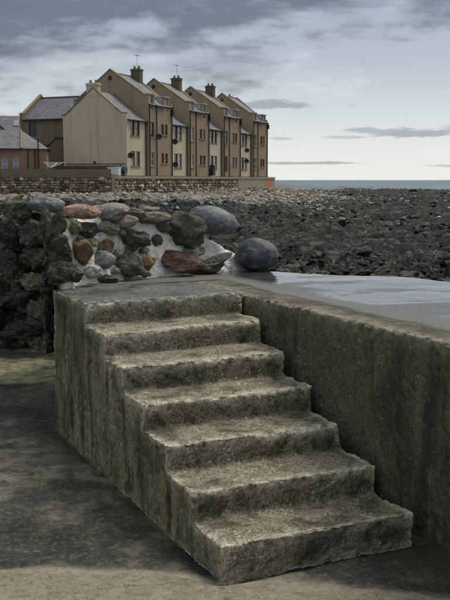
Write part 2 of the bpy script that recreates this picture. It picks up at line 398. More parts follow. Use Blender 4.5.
def slate_fn(k):
    p = k.coord('UV'); x, y, z = k.sep(p)
    b = k.t.nodes.new('ShaderNodeTexBrick'); k.put(b.inputs['Vector'], p); b.inputs['Scale'].default_value = 1.
    b.inputs['Brick Width'].default_value = .32; b.inputs['Row Height'].default_value = .24; b.inputs['Mortar Size'].default_value = .012
    b.inputs['Color1'].default_value = (.085, .085, .095, 1); b.inputs['Color2'].default_value = (.17, .17, .19, 1); b.inputs['Mortar'].default_value = (.03, .03, .032, 1)
    n = k.noise(p, .5, 5, .65); n2 = k.noise(p, 4., 4, .7)
    c = k.mix(n.step(.4, .7) * .5, S(k.t, b.outputs[0]), (.19, .185, .175)); c = k.mix(n2.step(.55, .7) * .4, c, (.055, .055, .058))
    return dict(color=c, rough=.6, height=S(k.t, b.outputs[1]) * -1., dist=.02, spec=.4)
mat('slate', slate_fn)
def plain(col, rough=.7, var=.15, metal=0., spec=.4):
    return lambda k: (lambda n: dict(color=k.mix(n * var * 2., col, tuple(v * .6 for v in col)), rough=rough, metal=metal, spec=spec))(k.noise(k.coord('Object'), 5., 4, .6))
mat('lead', plain((.46, .47, .48), .55)); mat('dark_pipe', plain((.030, .024, .020), .6)); mat('white_paint', plain((.70, .70, .68), .5, .08))
mat('brown_frame', plain((.16, .085, .045), .6)); mat('white_frame', plain((.62, .61, .57), .5, .08)); mat('dark_frame', plain((.045, .032, .024), .6))
mat('glass', plain((.018, .021, .026), .08, .05, 0., .8)); mat('curtain_glass', plain((.22, .23, .24), .10, .2, 0., .8)); mat('blue_glass', plain((.16, .20, .24), .12, .1, 0., .7))
mat('pot_clay', plain((.20, .14, .09), .8)); mat('teal_plastic', plain((.018, .085, .085), .5)); mat('timber', plain((.14, .09, .055), .85, .3))
mat('orange_paint', plain((.50, .17, .085), .7)); mat('black_metal', plain((.02, .02, .02), .6)); mat('door_paint', plain((.05, .035, .028), .5))
mat('cope_concrete', harl((.30, .265, .19), .5)); mat('band_concrete', harl((.165, .145, .105), .6))
def stonewall_fn(k):
    p = k.coord('Object'); n = k.noise(p, 1.3, 5, .65); n2 = k.noise(p, 7., 4, .7); a = k.attr('tone')
    c = k.ramp(a, [(0, (.085, .066, .048)), (.35, (.22, .165, .115)), (.65, (.37, .29, .21)), (.88, (.52, .44, .34)), (1, (.64, .58, .49))])
    c = k.mix(n.step(.45, .7) * .45, c, (.075, .062, .045))
    return dict(color=c, rough=.92, height=n2, dist=.04)
mat('sea_wall_stone', stonewall_fn)
mat('sea_wall_bed', plain((.20, .17, .125), .95, .4))
def turf_fn(k):
    p = k.coord('Object'); n = k.noise(p, .5, 5, .6)
    return dict(color=k.mix(n, (.09, .085, .06), (.17, .15, .11)), rough=.95, height=k.noise(p, 3., 4), dist=.1)
mat('terrace_ground', turf_fn)

# ------------------------------------------------------------------ setting: shore, sea, lower slab
def pt_line_left(x, y, P1, P2):
    dx, dy = P2[0] - P1[0], P2[1] - P1[1]; L = math.hypot(dx, dy)
    return ((y - P1[1]) * dx - (x - P1[0]) * dy) / L          # + on the left
def shore_height(x, y, detail=True):
    r = np.hypot(x, y)
    p = np.stack([x, y, np.zeros_like(x)], 1)
    dl = pt_line_left(x, y, (-1.2, 9.), (7.5, 126.))
    z = .02 + .42 * sstep(-7, 5, dl + fbm(p * .06, 3, 5) * 4) * sstep(12, 40, r)
    z -= 1.1 * sstep(140, 320, r) + .35 * sstep(0, 60, -dl) * sstep(20, 60, r)
    if detail:
        qx = x * .94 + y * .34; qy = -x * .34 + y * .94
        wv = fbm(p * .22, 4, 31) * 1.5 + fbm(p * .05, 3, 77) * 4.
        t = qy * .55 + wv; sw = t - np.floor(t)
        t3 = qy * 4.3 + wv * 3.1 + fbm(p * 1.3, 3, 63) * 1.5 - qx * .4; s3 = t3 - np.floor(t3); ledge3 = np.where(s3 < .8, s3 / .8, (1 - s3) / .2)
        ledge = np.where(sw < .82, sw / .82, (1 - sw) / .18)
        t2 = qy * 1.7 + wv * 2.2 + qx * .25; s2 = t2 - np.floor(t2); ledge2 = np.where(s2 < .78, s2 / .78, (1 - s2) / .22)
        patch = sstep(-.35, .5, fbm(p * .11 + 5, 3, 3))
        # cracked blocks along the beds
        bx = np.floor(qx * .8 + fbm(p * .9, 2, 19) * .8); blk = _hash(bx.astype(np.int64), np.floor(t).astype(np.int64), np.zeros_like(bx).astype(np.int64), 4)
        far = sstep(60, 250, r)
        flat = sstep(6, 14, r)
        z += flat * (1 + far * .8) * (ledge * (.08 + .22 * patch) + ledge2 * .13 * (1 - far) + ledge3 * .06 * sstep(90, 40, r) + (blk - .5) * .16 * patch - np.abs(fbm(p * .9, 4, 9)) * .16 + .05 + fbm(p * .12, 3, 41) * .16)
        z += (-np.abs(fbm(p * 3.1, 3, 91)) * .09) * sstep(70, 20, r)
    # hold it below the quay, the embankment and the lower slab
    near = sstep(13, 8.5, r)
    z = z * (1 - near) + (-.45) * near
    lx = (x + 9) * .0
    left = sstep(-1.5, -3.0, x) * sstep(16, 13, y)
    return z * (1 - left) - .5 * left
def shingle_mask(x, y):
    p = np.stack([x, y, np.zeros_like(x)], 1); r = np.hypot(x, y)
    dl = pt_line_left(x, y, (1.0, 30.), (14., 130.))
    return np.clip(sstep(-5, 3, dl + fbm(p * .07, 3, 12) * 5) * sstep(38, 58, r + fbm(p * .1, 2, 8) * 8), 0, 1) * .9

nr, = (430,)
azs = np.concatenate([np.linspace(-80, -20, 80, endpoint=False), np.linspace(-20, 22, 740, endpoint=False), np.linspace(22, 85, 80)])
rs = np.exp(np.linspace(math.log(6.), math.log(520.), nr))
A, R = np.meshgrid(np.radians(azs), rs)
X = (R * np.sin(A)).ravel(); Y = (R * np.cos(A)).ravel()
Z = shore_height(X, Y)
na = len(azs); idx = np.arange(nr * na).reshape(nr, na)
fc = np.stack([idx[:-1, :-1], idx[:-1, 1:], idx[1:, 1:], idx[1:, :-1]], -1).reshape(-1, 4)[:, ::-1]
me = mesh_np('shore', np.stack([X, Y, Z], 1), fc, False)
at = me.attributes.new('shingle', 'FLOAT', 'POINT'); at.data.foreach_set('value', shingle_mask(X, Y).astype(np.float32))
tag(obj('shore', me, M['shore_rock']), kind='structure')

seg = 96
ring = [(math.cos(2 * math.pi * i / seg), math.sin(2 * math.pi * i / seg)) for i in range(seg)]
vs = [(0, 0, -.62)] + [(a * rr, b * rr, -.62) for rr in (150, 600, 3000, 30000) for a, b in ring]
fs = [[0, 1 + i, 1 + (i + 1) % seg] for i in range(seg)]
for q in range(3):
    for i in range(seg):
        j = (i + 1) % seg; fs.append([1 + q * seg + i, 1 + (q + 1) * seg + i, 1 + (q + 1) * seg + j, 1 + q * seg + j])
tag(obj('sea', mesh_np('sea', vs, fs, False), M['sea_water']), kind='structure')

# lower slab (slipway) at the foot of the steps
gx = np.linspace(-7, 4.5, 330); gy = np.concatenate([np.linspace(-3, 3.2, 60, endpoint=False), np.linspace(3.2, 14.5, 330)])
GX, GY = np.meshgrid(gx, gy); p = np.stack([GX.ravel(), GY.ravel(), np.zeros(GX.size)], 1)
sz = fbm(p * .7, 4, 3) * .012 + fbm(p * 9, 3, 13) * .004 - .004 + sstep(8.6, 12.5, p[:, 1]) * .10
_c = on_z(221, 578, 0.); _a = math.radians(25.4); _lx = (p[:, 0] - _c[0]) * math.cos(_a) + (p[:, 1] - _c[1]) * math.sin(_a); _ly = -(p[:, 0] - _c[0]) * math.sin(_a) + (p[:, 1] - _c[1]) * math.cos(_a)
_d = np.hypot(np.maximum(np.maximum(-_lx, _lx - 1.2), 0), np.maximum(-_ly, 0)); sz = sz - .035 * np.exp(-(_d / .05) ** 2)      # washed out joint round the stair foot
p[:, 2] = sz
ix = np.arange(GX.size).reshape(GX.shape)
fc = np.stack([ix[:-1, :-1], ix[:-1, 1:], ix[1:, 1:], ix[1:, :-1]], -1).reshape(-1, 4)
tag(obj('slipway', mesh_np('slipway', p, fc), M['slab_concrete']), kind='structure')

# ------------------------------------------------------------------ eroded concrete: voxel block -> weathered surface
SA = math.radians(25.4); W2 = np.array([math.cos(SA), math.sin(SA)]); D2 = np.array([-math.sin(SA), math.cos(SA)])
C0 = on_z(221, 578, 0.)
RISE, TREAD, SW, SL = .163, .38, 1.2, 3.2
TOP = 7 * RISE
def stair_local(px, py, z):
    q = on_z(px, py, z) - C0; return q[:2] @ W2, q[:2] @ D2

def voxel_mesh(boxes, voxel, smooth_it=3):
    mb = MB()
    for a, b in boxes: mb.box(a, b)
    o = mb.build('tmp', None)
    m = o.modifiers.new('r', 'REMESH'); m.mode = 'VOXEL'; m.voxel_size = voxel; m.adaptivity = 0
    dg = bpy.context.evaluated_depsgraph_get(); me = bpy.data.meshes.new_from_object(o.evaluated_get(dg))
    n = len(me.vertices); v = np.empty(n * 3, np.float32); me.vertices.foreach_get('co', v); v = v.reshape(-1, 3).astype(float)
    nf = len(me.polygons); li = np.empty(len(me.loops), np.int32); me.loops.foreach_get('vertex_index', li)
    f = li.reshape(nf, 4) if len(li) == nf * 4 else None
    bpy.data.objects.remove(o); bpy.data.meshes.remove(me)
    return v, f
def laplace(v, f, it, lam=.5):
    e = np.concatenate([f[:, [0, 1]], f[:, [1, 2]], f[:, [2, 3]], f[:, [3, 0]]])
    e = np.concatenate([e, e[:, ::-1]]); cnt = np.bincount(e[:, 0], minlength=len(v))[:, None]
    for _ in range(it):
        s = np.stack([np.bincount(e[:, 0], v[e[:, 1], c], minlength=len(v)) for c in range(v.shape[1])], 1)
        v = v + lam * (s / np.maximum(cnt, 1) - v)
    return v
def normals(v, f):
    fn = np.cross(v[f[:, 2]] - v[f[:, 0]], v[f[:, 3]] - v[f[:, 1]])
    n = np.stack([sum(np.bincount(f[:, q], fn[:, c], minlength=len(v)) for q in range(4)) for c in range(3)], 1)
    return n / np.maximum(np.linalg.norm(n, axis=1, keepdims=True), 1e-12)
def weather(v, f, voxel, seed, rough=1., chip=1.):
    v1 = laplace(v, f, 4); n = normals(v1, f)
    v2 = laplace(v1, f, 40); cv = -np.einsum('ij,ij->i', v2 - v1, n)            # convex edges: positive
    edge = np.clip(cv / (voxel * 1.6), 0, 1)
    wide = -np.einsum('ij,ij->i', laplace(v1, f, 140) - v1, n); wide = np.clip(wide / (voxel * 3.), 0, 1)
    ch = sstep(.0, .75, fbm(v1 * 7., 3, seed)) * .018 + sstep(.25, .7, fbm(v1 * 2.2, 2, seed + 5)) * .030 + .006
    ch2 = sstep(.1, .6, fbm(v1 * 22., 3, seed + 9)) * .014
    d = -(ch * chip + ch2) * wide
    d += rough * (fbm(v1 * 1.1, 3, seed + 20) * .010 + fbm(v1 * 6., 3, seed + 30) * .005 + fbm(v1 * 26., 3, seed + 40) * .0024)
    d -= rough * sstep(.42, .70, vnoise(v1 * 34., seed + 50)) * .009 * (1 - .8 * np.clip(n[:, 2], 0, 1))
    v3 = v1 + n * d[:, None]
    wn = np.clip(wide / max(np.percentile(wide, 98.5), 1e-6), 0, 1); return v3, n, np.clip(np.maximum(wn * (n[:, 2] > -.2), edge), 0, 1)
def submesh(name, v, f, mask, edge):
    ff = f[mask]; used = np.unique(ff); remap = np.full(len(v), -1); remap[used] = np.arange(len(used))
    me = mesh_np(name, v[used], remap[ff]); a = me.attributes.new('edge', 'FLOAT', 'POINT'); a.data.foreach_set('value', edge[used].astype(np.float32)); return me

def build_stairs():
    vox = .0085
    boxes = []
    for kx in range(1, 8):
        y0 = (kx - 1) * TREAD; dx = [.0, .006, -.008, .018, .012, .03, .03][kx - 1]
        boxes.append(((0, y0, (-.06 if kx == 1 else (kx - 1) * RISE - .06)), (SW + dx + (.05 if kx == 7 else 0), SL, kx * RISE)))
    v, f = voxel_mesh(boxes, vox)
    # settle and bow the blocks a little
    v[:, 2] += .006 * np.sin(v[:, 0] * 3.1 + v[:, 1] * 2.) * (v[:, 2] > .05)
    v, n, edge = weather(v, f, vox, 100, 1., 1.)
    c = v[f].mean(1); nn = n[f].mean(1)
    side = (nn[:, 0] < -.72) & (c[:, 0] < .06)
    byy = np.clip(np.round(c[:, 2] / RISE).astype(int), 1, 7)
    byz = np.clip(np.ceil((c[:, 2] - .012) / RISE).astype(int), 1, 7)
    st = np.where(nn[:, 2] > .5, byy, byz); st = np.where((st == 7) & (nn[:, 2] > .5), 8, st); st = np.where(side, 0, st)
    for _ in range(14):                                        # tidy the seams between the parts
        hist = np.stack([sum(np.bincount(f[:, q], st == l, minlength=len(v)) for q in range(4)) for l in range(9)], 1)
        st = hist[f].sum(1).argmax(1)
    root = empty('concrete_staircase', (C0[0], C0[1], 0), SA)
    tag(root, 'weathered concrete staircase of seven worn steps rising to a landing', 'staircase')
    keep = (c[:, 2] > -.05) & (c[:, 1] < SL - .02)
    obj('side_wall', submesh('side_wall', v, f, (st == 0) & keep, edge), M['cheek_concrete'], root)
    for kx in range(1, 8): obj('step', submesh('step', v, f, keep & (st == kx), edge), M['step_concrete'], root)
    obj('landing', submesh('landing', v, f, keep & (st == 8), edge), M['landing_concrete'], root)
build_stairs()

def build_quay():
    vox = .012
    v, f = voxel_mesh([((1.272, -4.2, -.12), (1.75, SL + .02, TOP - .004))], vox)
    v, n, edge = weather(v, f, vox, 300, .9, .8)
    root = empty('quay_wall', (C0[0], C0[1], 0), SA)
    tag(root, 'dark stained concrete retaining wall running beside the right end of the steps', 'wall')
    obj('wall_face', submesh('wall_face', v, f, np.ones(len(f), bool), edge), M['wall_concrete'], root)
    # paved top of the quay
    ys = np.linspace(-4.2, 4.6, 420); us = np.linspace(0, 1, 160)
    U, YY = np.meshgrid(us, ys)
    xn = np.where(YY > SL, .15, 1.47 + .02 * np.sin(YY * 5.) + .012 * np.sin(YY * 17.))
    xf = 2.15 + .62 * (3.92 - YY) + .10 * np.sin(YY * 3.1) + .06 * np.sin(YY * 7.3 + 1)
    xn = np.where(YY > SL, np.minimum(.15 + (YY - SL) * 1.6, xf - .05), xn)
    XX = xn + (xf - xn) * U
    p = np.stack([XX.ravel(), YY.ravel(), np.zeros(XX.size)], 1)
    zz = TOP + .003 + fbm(p * 1.1, 3, 61) * .004 + fbm(p * 9, 2, 62) * .0004
    edgef = np.clip((U.ravel() - .965) / .035, 0, 1); zz -= edgef ** 2 * .10 * (1 + fbm(p * 4, 2, 6))
    zz -= np.where(YY.ravel() < SL, np.clip(1 - (XX - xn).ravel() / .03, 0, 1) * .03, 0)
    p[:, 2] = zz
    n0 = len(p); ny, nu = U.shape; ix = np.arange(n0).reshape(ny, nu)
    low = p[ix[:, -1]].copy(); low[:, 2] = -.5; low[:, 0] += .12
    P = np.concatenate([p, low]); lo = np.arange(n0, n0 + ny)
    fc = np.stack([ix[:-1, :-1], ix[:-1, 1:], ix[1:, 1:], ix[1:, :-1]], -1).reshape(-1, 4)
    fc = np.concatenate([fc, np.stack([ix[:-1, -1], lo[:-1], lo[1:], ix[1:, -1]], -1)])
    o = obj('quay_pavement', mesh_np('quay_pavement', P, fc), M['wet_concrete'], None, (C0[0], C0[1], 0), SA); tag(o, kind='structure')
build_quay()

# ------------------------------------------------------------------ rocks
def ico(sub):
    bm = bmesh.new(); bmesh.ops.create_icosphere(bm, subdivisions=sub, radius=1.)
    v = np.array([w.co[:] for w in bm.verts]); f = np.array([[q.index for q in fa.verts] for fa in bm.faces]); bm.free(); return v, f
ICO = {s: ico(s) for s in (1, 2, 3, 4, 5)}
def rock_verts(sub, size, seed, angular=.5, rough=.06, freq=1.7):
    v, f = ICO[sub]; v = v.copy(); r = np.random.default_rng(seed)
    for _ in range(int(4 + angular * 10)):
        n = r.normal(size=3); n /= np.linalg.norm(n); dd = .95 - angular * r.uniform(.1, .5)
        h = v @ n - dd; v -= np.where(h > 0, h, 0)[:, None] * n
    nrm = v / np.linalg.norm(v, axis=1, keepdims=True); off = r.uniform(0, 50, 3)
    v += nrm * (fbm(v * freq + off, 4, seed % 97) * rough + fbm(v * freq * .6 + off, 2, 3) * rough * .8)[:, None]
    v -= (v.max(0) + v.min(0)) / 2; v /= (v.max(0) - v.min(0)) / 2
    return v * np.array(size) / 2, f
def rock(name, size, seed, angular, rough, material, color, loc, rot=(0, 0, 0), parent=None, sub=4, freq=1.7):
    v, f = rock_verts(sub, size, seed, angular, rough, freq)
    o = obj(name, mesh_np(name, v, f), M[material], parent, loc); o.rotation_euler = rot; o.color = (*color, 1); return o

# mortared rubble wall behind the landing. Base line on the quay top, face leaning back
B = [on_z(66, 289, TOP)[:2], on_z(118, 282, TOP)[:2], on_z(186, 276, TOP)[:2], on_z(240, 271.5, TOP)[:2]]
ctr = np.array([C0[0], C0[1]])
FLANK = [np.array([-7.5, 12.2]), np.array([-3.2, 11.15]), np.array([-1.82, 10.75])]      # the weedy bank stands back from the stair block
def face_hit(px, py, lean=.30, line=None):
    """first point of the leaning front face seen through a photo pixel, from the wall's own base line"""
    d = ray(px, py); best = None
    line = B if line is None else line
    for a, b in zip(line[:-1], line[1:]):
        a3 = np.array([*a, TOP]); t = np.array([*(b - a), 0.]); t /= np.linalg.norm(t)
        back = np.array([-t[1], t[0], 0.]); up = back * lean + np.array([0, 0, 1.]); n = np.cross(t, up)
        q = (a3 - np.array([0, 0, EYE])) @ n / (d @ n); P = np.array([0, 0, EYE]) + q * d; s = (P - a3) @ t
        L = np.linalg.norm(b - a)
        pen = max(0, -s, s - L)
        if best is None or pen < best[0]: best = (pen, P, t)
    return best[1], best[2]
wall = empty('rubble_wall', (B[1][0], B[1][1], TOP)); tag(wall, 'low rubble wall of assorted boulders bedded in white mortar behind the landing', 'wall')
wl = Vector(wall.location)
def stone(px, py, w, h, col, seed, ang=.5, rough=.10, rot=0., out=.0, depth=.8, material='wall_stone', name='stone', parent=wall, sub=5):
    w *= 1.17; h *= 1.17; P, t = face_hit(px, py); dist = np.linalg.norm(P - np.array([0, 0, EYE])); sx, szz = w * dist / F, h * dist / F
    view = P - np.array([0, 0, EYE]); view /= np.linalg.norm(view)
    P = P + view * (out)
    yaw = math.atan2(view[1], view[0]) - math.pi / 2
    return rock(name, (sx, depth * (sx + szz) / 2, szz), seed, ang, rough, material, col, Vector(P) - (wl if parent else Vector((0, 0, 0))), (0, rot, yaw), parent, sub)
def c4(x, y, w, h): return x / 1.957 + 60, y / 1.957 + 180, w / 1.957, h / 1.957
def d4(x, y, w, h): return x / 4.09 + 60, y / 4.09 + 190, w / 4.09, h / 4.09
PINK, GREY, DARK, BRN, OCH, MAR, BLU = (.26, .165, .125), (.20, .185, .165), (.050, .046, .036), (.115, .078, .045), (.20, .150, .075), (.085, .046, .036), (.12, .13, .14)
for i, (bx, col, ang, rot, rgh) in enumerate((
        (d4(90, 88, 132, 52), PINK, .12, .10, .05), (d4(205, 92, 138, 66), GREY, .25, -.08, .07), (d4(265, 132, 96, 48), (.25, .20, .165), .12, -.12, .05),
        (d4(120, 165, 100, 58), DARK, .55, .05, .12), (d4(196, 156, 88, 52), (.17, .17, .115), .4, .1, .10), (d4(62, 150, 48, 60), (.15, .155, .09), .5, .2, .12),
        (d4(300, 92, 88, 34), (.10, .09, .075), .4, .05, .08), (d4(376, 112, 140, 44), (.135, .115, .085), .35, -.03, .08),
        (d4(92, 252, 76, 98), BRN, .8, -.55, .07), (d4(186, 230, 62, 66), (.15, .10, .062), .75, .1, .08), (d4(178, 285, 86, 64), (.17, .165, .155), .3, .1, .07),
        (d4(304, 205, 116, 86), DARK, .5, -.05, .13), (d4(282, 298, 136, 96), (.075, .066, .056), .45, .12, .09), (d4(370, 298, 52, 66), OCH, .6, .0, .09),
        (d4(398, 205, 46, 42), (.055, .05, .038), .5, 0, .1), (d4(413, 133, 42, 28), BLU, .1, -.1, .04),
        (c4(240, 98, 82, 64), (.062, .056, .043), .45, .12, .11), (c4(228, 160, 84, 38), MAR, .45, .06, .09), (d4(40, 330, 100, 90), (.05, .05, .036), .4, 0, .15),
        (d4(135, 335, 70, 44), (.30, .30, .28), .2, 0, .08), (d4(190, 365, 90, 34), (.07, .07, .045), .4, 0, .12), (d4(300, 362, 70, 24), (.16, .165, .11), .4, 0, .1),
        (c4(287, 172, 96, 36), (.070, .064, .050), .6, -.22, .12), (c4(205, 90, 30, 22), (.09, .085, .07), .3, 0, .1),
        (d4(130, 212, 52, 36), (.19, .19, .13), .4, .1, .1), (d4(236, 258, 34, 32), (.16, .15, .13), .4, 0, .09), (d4(345, 246, 40, 26), (.12, .12, .09), .4, -.1, .1), (d4(228, 330, 34, 26), (.18, .17, .14), .4, 0, .1),
        (d4(84, 205, 34, 30), (.10, .10, .065), .4, 0, .12), (d4(348, 345, 46, 26), (.14, .135, .10), .5, 0, .1), (d4(252, 176, 40, 30), (.13, .125, .095), .4, .2, .1), (c4(262, 138, 40, 20), (.20, .19, .16), .4, .1, .1),
        ((53, 226, 23, 30), (.045, .045, .033), .5, .2, .16), ((58, 250, 22, 30), (.035, .036, .026), .5, -.2, .16), ((60, 273, 24, 22), (.05, .05, .036), .5, .1, .16))):
    stone(*bx, tuple(v * 1.55 for v in col), 200 + i, ang + (.3 if ang >= .4 else .1), rgh * (1.7 if rgh > .075 else 1.), rot, .0)

# mortar body of the wall, and the dark weedy face that carries on to the left
def sheet(pts, zb, zt, lean, back, steps, fixed_dir=None, smooth_it=30, z_lean=-9.):
    """a rough wall face swept along a base line: base and top heights, lean, and how far its top runs back"""
    pts = np.array(pts); seg = np.linalg.norm(np.diff(pts, axis=0), axis=1); cum = np.concatenate([[0], np.cumsum(seg)])
    s = np.concatenate([np.linspace(cum[i], cum[i + 1], steps[i], endpoint=False) for i in range(len(seg))] + [[cum[-1]]])
    px = np.interp(s, cum, pts[:, 0]); py = np.interp(s, cum, pts[:, 1])
    for _ in range(smooth_it):
        px[1:-1] = (px[:-2] + px[2:]) * .25 + px[1:-1] * .5; py[1:-1] = (py[:-2] + py[2:]) * .25 + py[1:-1] * .5
    zb = np.interp(s, cum, zb); zt = np.interp(s, cum, zt); ln = np.interp(s, cum, lean); bk_ = np.interp(s, cum, back)
    tx = np.gradient(px, s); ty = np.gradient(py, s); L = np.hypot(tx, ty); bx, by = -ty / L, tx / L
    ox, oy = bx.copy(), by.copy()                       # outward push uses the face's own normal
    if fixed_dir is not None:
        m = sstep(cum[2] + .35, cum[2] + .12, s); bx = m * fixed_dir[0] + (1 - m) * bx; by = m * fixed_dir[1] + (1 - m) * by
    vv = np.concatenate([np.linspace(0, 1, 130), np.linspace(1.01, 2., 50)])
    S_, V_ = np.meshgrid(np.arange(len(s)), vv); up = np.clip(V_, 0, 1); bk = np.clip(V_ - 1, 0, 1)
    hgt = (zt - zb)[S_]; zz = zb[S_] + up * hgt + np.sin(bk * 3.14) * .03 - bk ** 1.5 * 1.1 * (bk_[S_] > .01)
    inw = np.clip(zb[S_] + up * hgt - np.maximum(zb[S_], z_lean), 0, 9) * ln[S_] + .035 + np.clip((up - .85) / .15, 0, 1) ** 2 * .06
    bq = bk * bk_[S_]                                   # the top runs straight back, away from the slipway
    P = np.stack([(px[S_] + bx[S_] * inw + .30 * bq).ravel(), (py[S_] + by[S_] * inw + .95 * bq).ravel(), zz.ravel()], 1)
    ix = np.arange(S_.size).reshape(S_.shape)
    fc = np.stack([ix[:-1, :-1], ix[:-1, 1:], ix[1:, 1:], ix[1:, :-1]], -1).reshape(-1, 4)
    return P, fc, s[S_].ravel(), V_.ravel(), cum, ox[S_].ravel(), oy[S_].ravel()
def add_attr(me, name, val): me.attributes.new(name, 'FLOAT', 'POINT').data.foreach_set('value', np.asarray(val, np.float32))
def build_mortar():
    t = (B[1] - B[0]) / np.linalg.norm(B[1] - B[0]); inw = np.array([-t[1], t[0]])
    pts = [B[0] * (1 + 2.9 / np.linalg.norm(B[0])) + np.array([.05, 0]), B[0] * (1 + .05 / np.linalg.norm(B[0])), B[0], B[1], B[2], B[2] * .45 + B[3] * .55, B[3], B[3] + np.array([.22, .12])]
    q = TOP - .03
    P, fc, s, V, cum, ox, oy = sheet(pts, [-.15, -.15, q, q, q, q, q, q - .03], TOP + np.array([.40, .52, .54, .56, .47, .37, .18, .0]), [.10, .29, .29, .30, .30, .36, .5, .4], [0, 0, 0, .9, .9, .9, .6, .3], [70, 8, 110, 110, 80, 70, 40], inw, 30, q)
    dd = fbm(P * 3.6, 4, 201) * .035 + fbm(P * 11., 4, 202) * .014
    P[:, 0] -= ox * dd; P[:, 1] -= oy * dd; P[:, 2] += dd * .5 * (V > .9)
    me = mesh_np('mortar', P - np.array(wall.location), fc)
    add_attr(me, 'weed', np.maximum(sstep(cum[2] + .03, cum[2] - .05, s), (V > 1.2) * .8)); add_attr(me, 'clean', sstep(cum[3] + .3, cum[4] + .1, s))
    obj('mortar', me, M['mortar'], wall)
    # the weedy bank that stands back at the left
    P, fc, s, V, cum, ox, oy = sheet(FLANK + [np.array([-.6, 10.5])], [-.15] * 4, TOP + np.array([.50, .52, .50, .30]), [.10] * 4, [1.2] * 4, [110, 150, 110])
    dd = np.abs(fbm(P * 3.0, 4, 205)) * -.22 + .03 + fbm(P * 11, 4, 207) * .06
    P[:, 0] -= ox * dd; P[:, 1] -= oy * dd; P[:, 2] += dd * .5 * (V > .9)
    org = np.array([-3.2, 11.15, 0.]); me = mesh_np('weedy_bank', P - org, fc); add_attr(me, 'weed', np.ones(len(P))); add_attr(me, 'clean', np.zeros(len(P)))
    tag(obj('weedy_bank', me, M['mortar'], None, org), 'craggy dark bank crusted with pale weed left of the stair block', 'bank')
build_mortar()

# rocks of the weedy flank, each wedged into the old face
def e3(x, y, w, h): return x / 3. , y / 3. + 170, w / 3., h / 3.
flank = [  # crop box, colour, metres away, words
    (e3(138, 105, 106, 46), (.155, .16, .165), 9.6, 'smooth pale grey boulder on top of the dark weedy rocks'),
    (e3(38, 118, 110, 74), (.060, .055, .040), 10.3, 'dark brown weedy rock at the left edge beside the pale grey boulder'),
    (e3(22, 190, 74, 72), (.022, .022, .018), 10.6, 'nearly black wet rock at the left edge under the brown weedy rock'),
    (e3(100, 190, 100, 90), (.034, .034, .026), 9.4, 'large craggy black rock under the pale grey boulder'),
    (e3(168, 200, 70, 110), (.040, .042, .030), 8.8, 'tall dark rock just left of the white mortar edge'),
    (e3(118, 262, 120, 70), (.030, .030, .022), 9.2, 'broad dark weed flecked rock above the landing corner'),
    (e3(190, 290, 110, 70), (.055, .058, .038), 8.5, 'mottled green rock behind the left corner of the landing'),
    (e3(26, 285, 70, 70), (.020, .020, .016), 10.5, 'small black rock at the left edge halfway up the weedy bank'),
    (e3(40, 388, 120, 66), (.017, .017, .014), 10.2, 'overhanging black rock with a pale crust along its underside'),
    (e3(100, 340, 80, 60), (.10, .10, .07), 9.6, 'pale green weed covered rock close to the side wall of the steps'),
    (e3(60, 488, 150, 66), (.014, .014, .011), 10.3, 'lowest black rock at the foot of the weedy bank by the slipway'),
    (e3(-30, 430, 110, 150), (.020, .020, .015), 10.9, 'dark rock half cut off by the left edge low on the bank'),
    (e3(118, 440, 84, 96), (.038, .038, .028), 9.5, 'pale dripping crusted rock tucked behind the back corner of the stair block'),
    (e3(152, 452, 52, 120), (.030, .030, .022), 8.9, 'narrow dark rock standing against the back edge of the stair block'),
    (e3(146, 340, 54, 80), (.036, .037, .026), 8.7, 'dark rock just below the left end of the white mortar'),
]
for i, (bx, col, Yd, lab) in enumerate(flank):
    P = face_hit(bx[0], bx[1], .05, FLANK)[0] if i < 13 else at_depth(bx[0], bx[1], Yd); Yd = float(np.linalg.norm(P[:2])); P = P + np.array([P[0], P[1], 0.]) / Yd * .10; sx, szz = bx[2] * Yd / F, bx[3] * Yd / F
    o = rock('bank_rock', (sx * 1.08, .75 * (sx + szz) / 2, szz * 1.08), 400 + i, .12 if i == 0 else .75, .05 if i == 0 else .24, 'smooth_boulder' if i == 0 else 'weedy_rock', tuple(v * (1 if i == 0 else 2.8) for v in col), Vector(P) , (0, .08 if i == 0 else random.uniform(-.25, .25), random.uniform(-.3, .3)), None, 5, 1.7 if i == 0 else 2.6)
    tag(o, lab, 'rock', 'rocks wedged into the weedy bank')

b1 = stone(*c4(300, 80, 86, 48), (.135, .143, .152), 501, .06, .03, .30, .03, .9, 'smooth_boulder', 'boulder', None, 5)
tag(b1, 'smooth blue grey boulder perched on the white mortar of the rubble wall', 'boulder')
Q = on_z(257, 272, TOP); sz2 = 43 * 9.0 / F
b2 = rock('boulder', (sz2, sz2 * .85, 34 * 9.0 / F), 507, .15, .05, 'lichen_boulder', (.085, .092, .098), (Q[0], Q[1] + .10, TOP + 15.5 * 9. / F), (0, .1, 0), None, 5)
tag(b2, 'dark grey boulder flecked with white lichen standing on the wet quay', 'boulder')

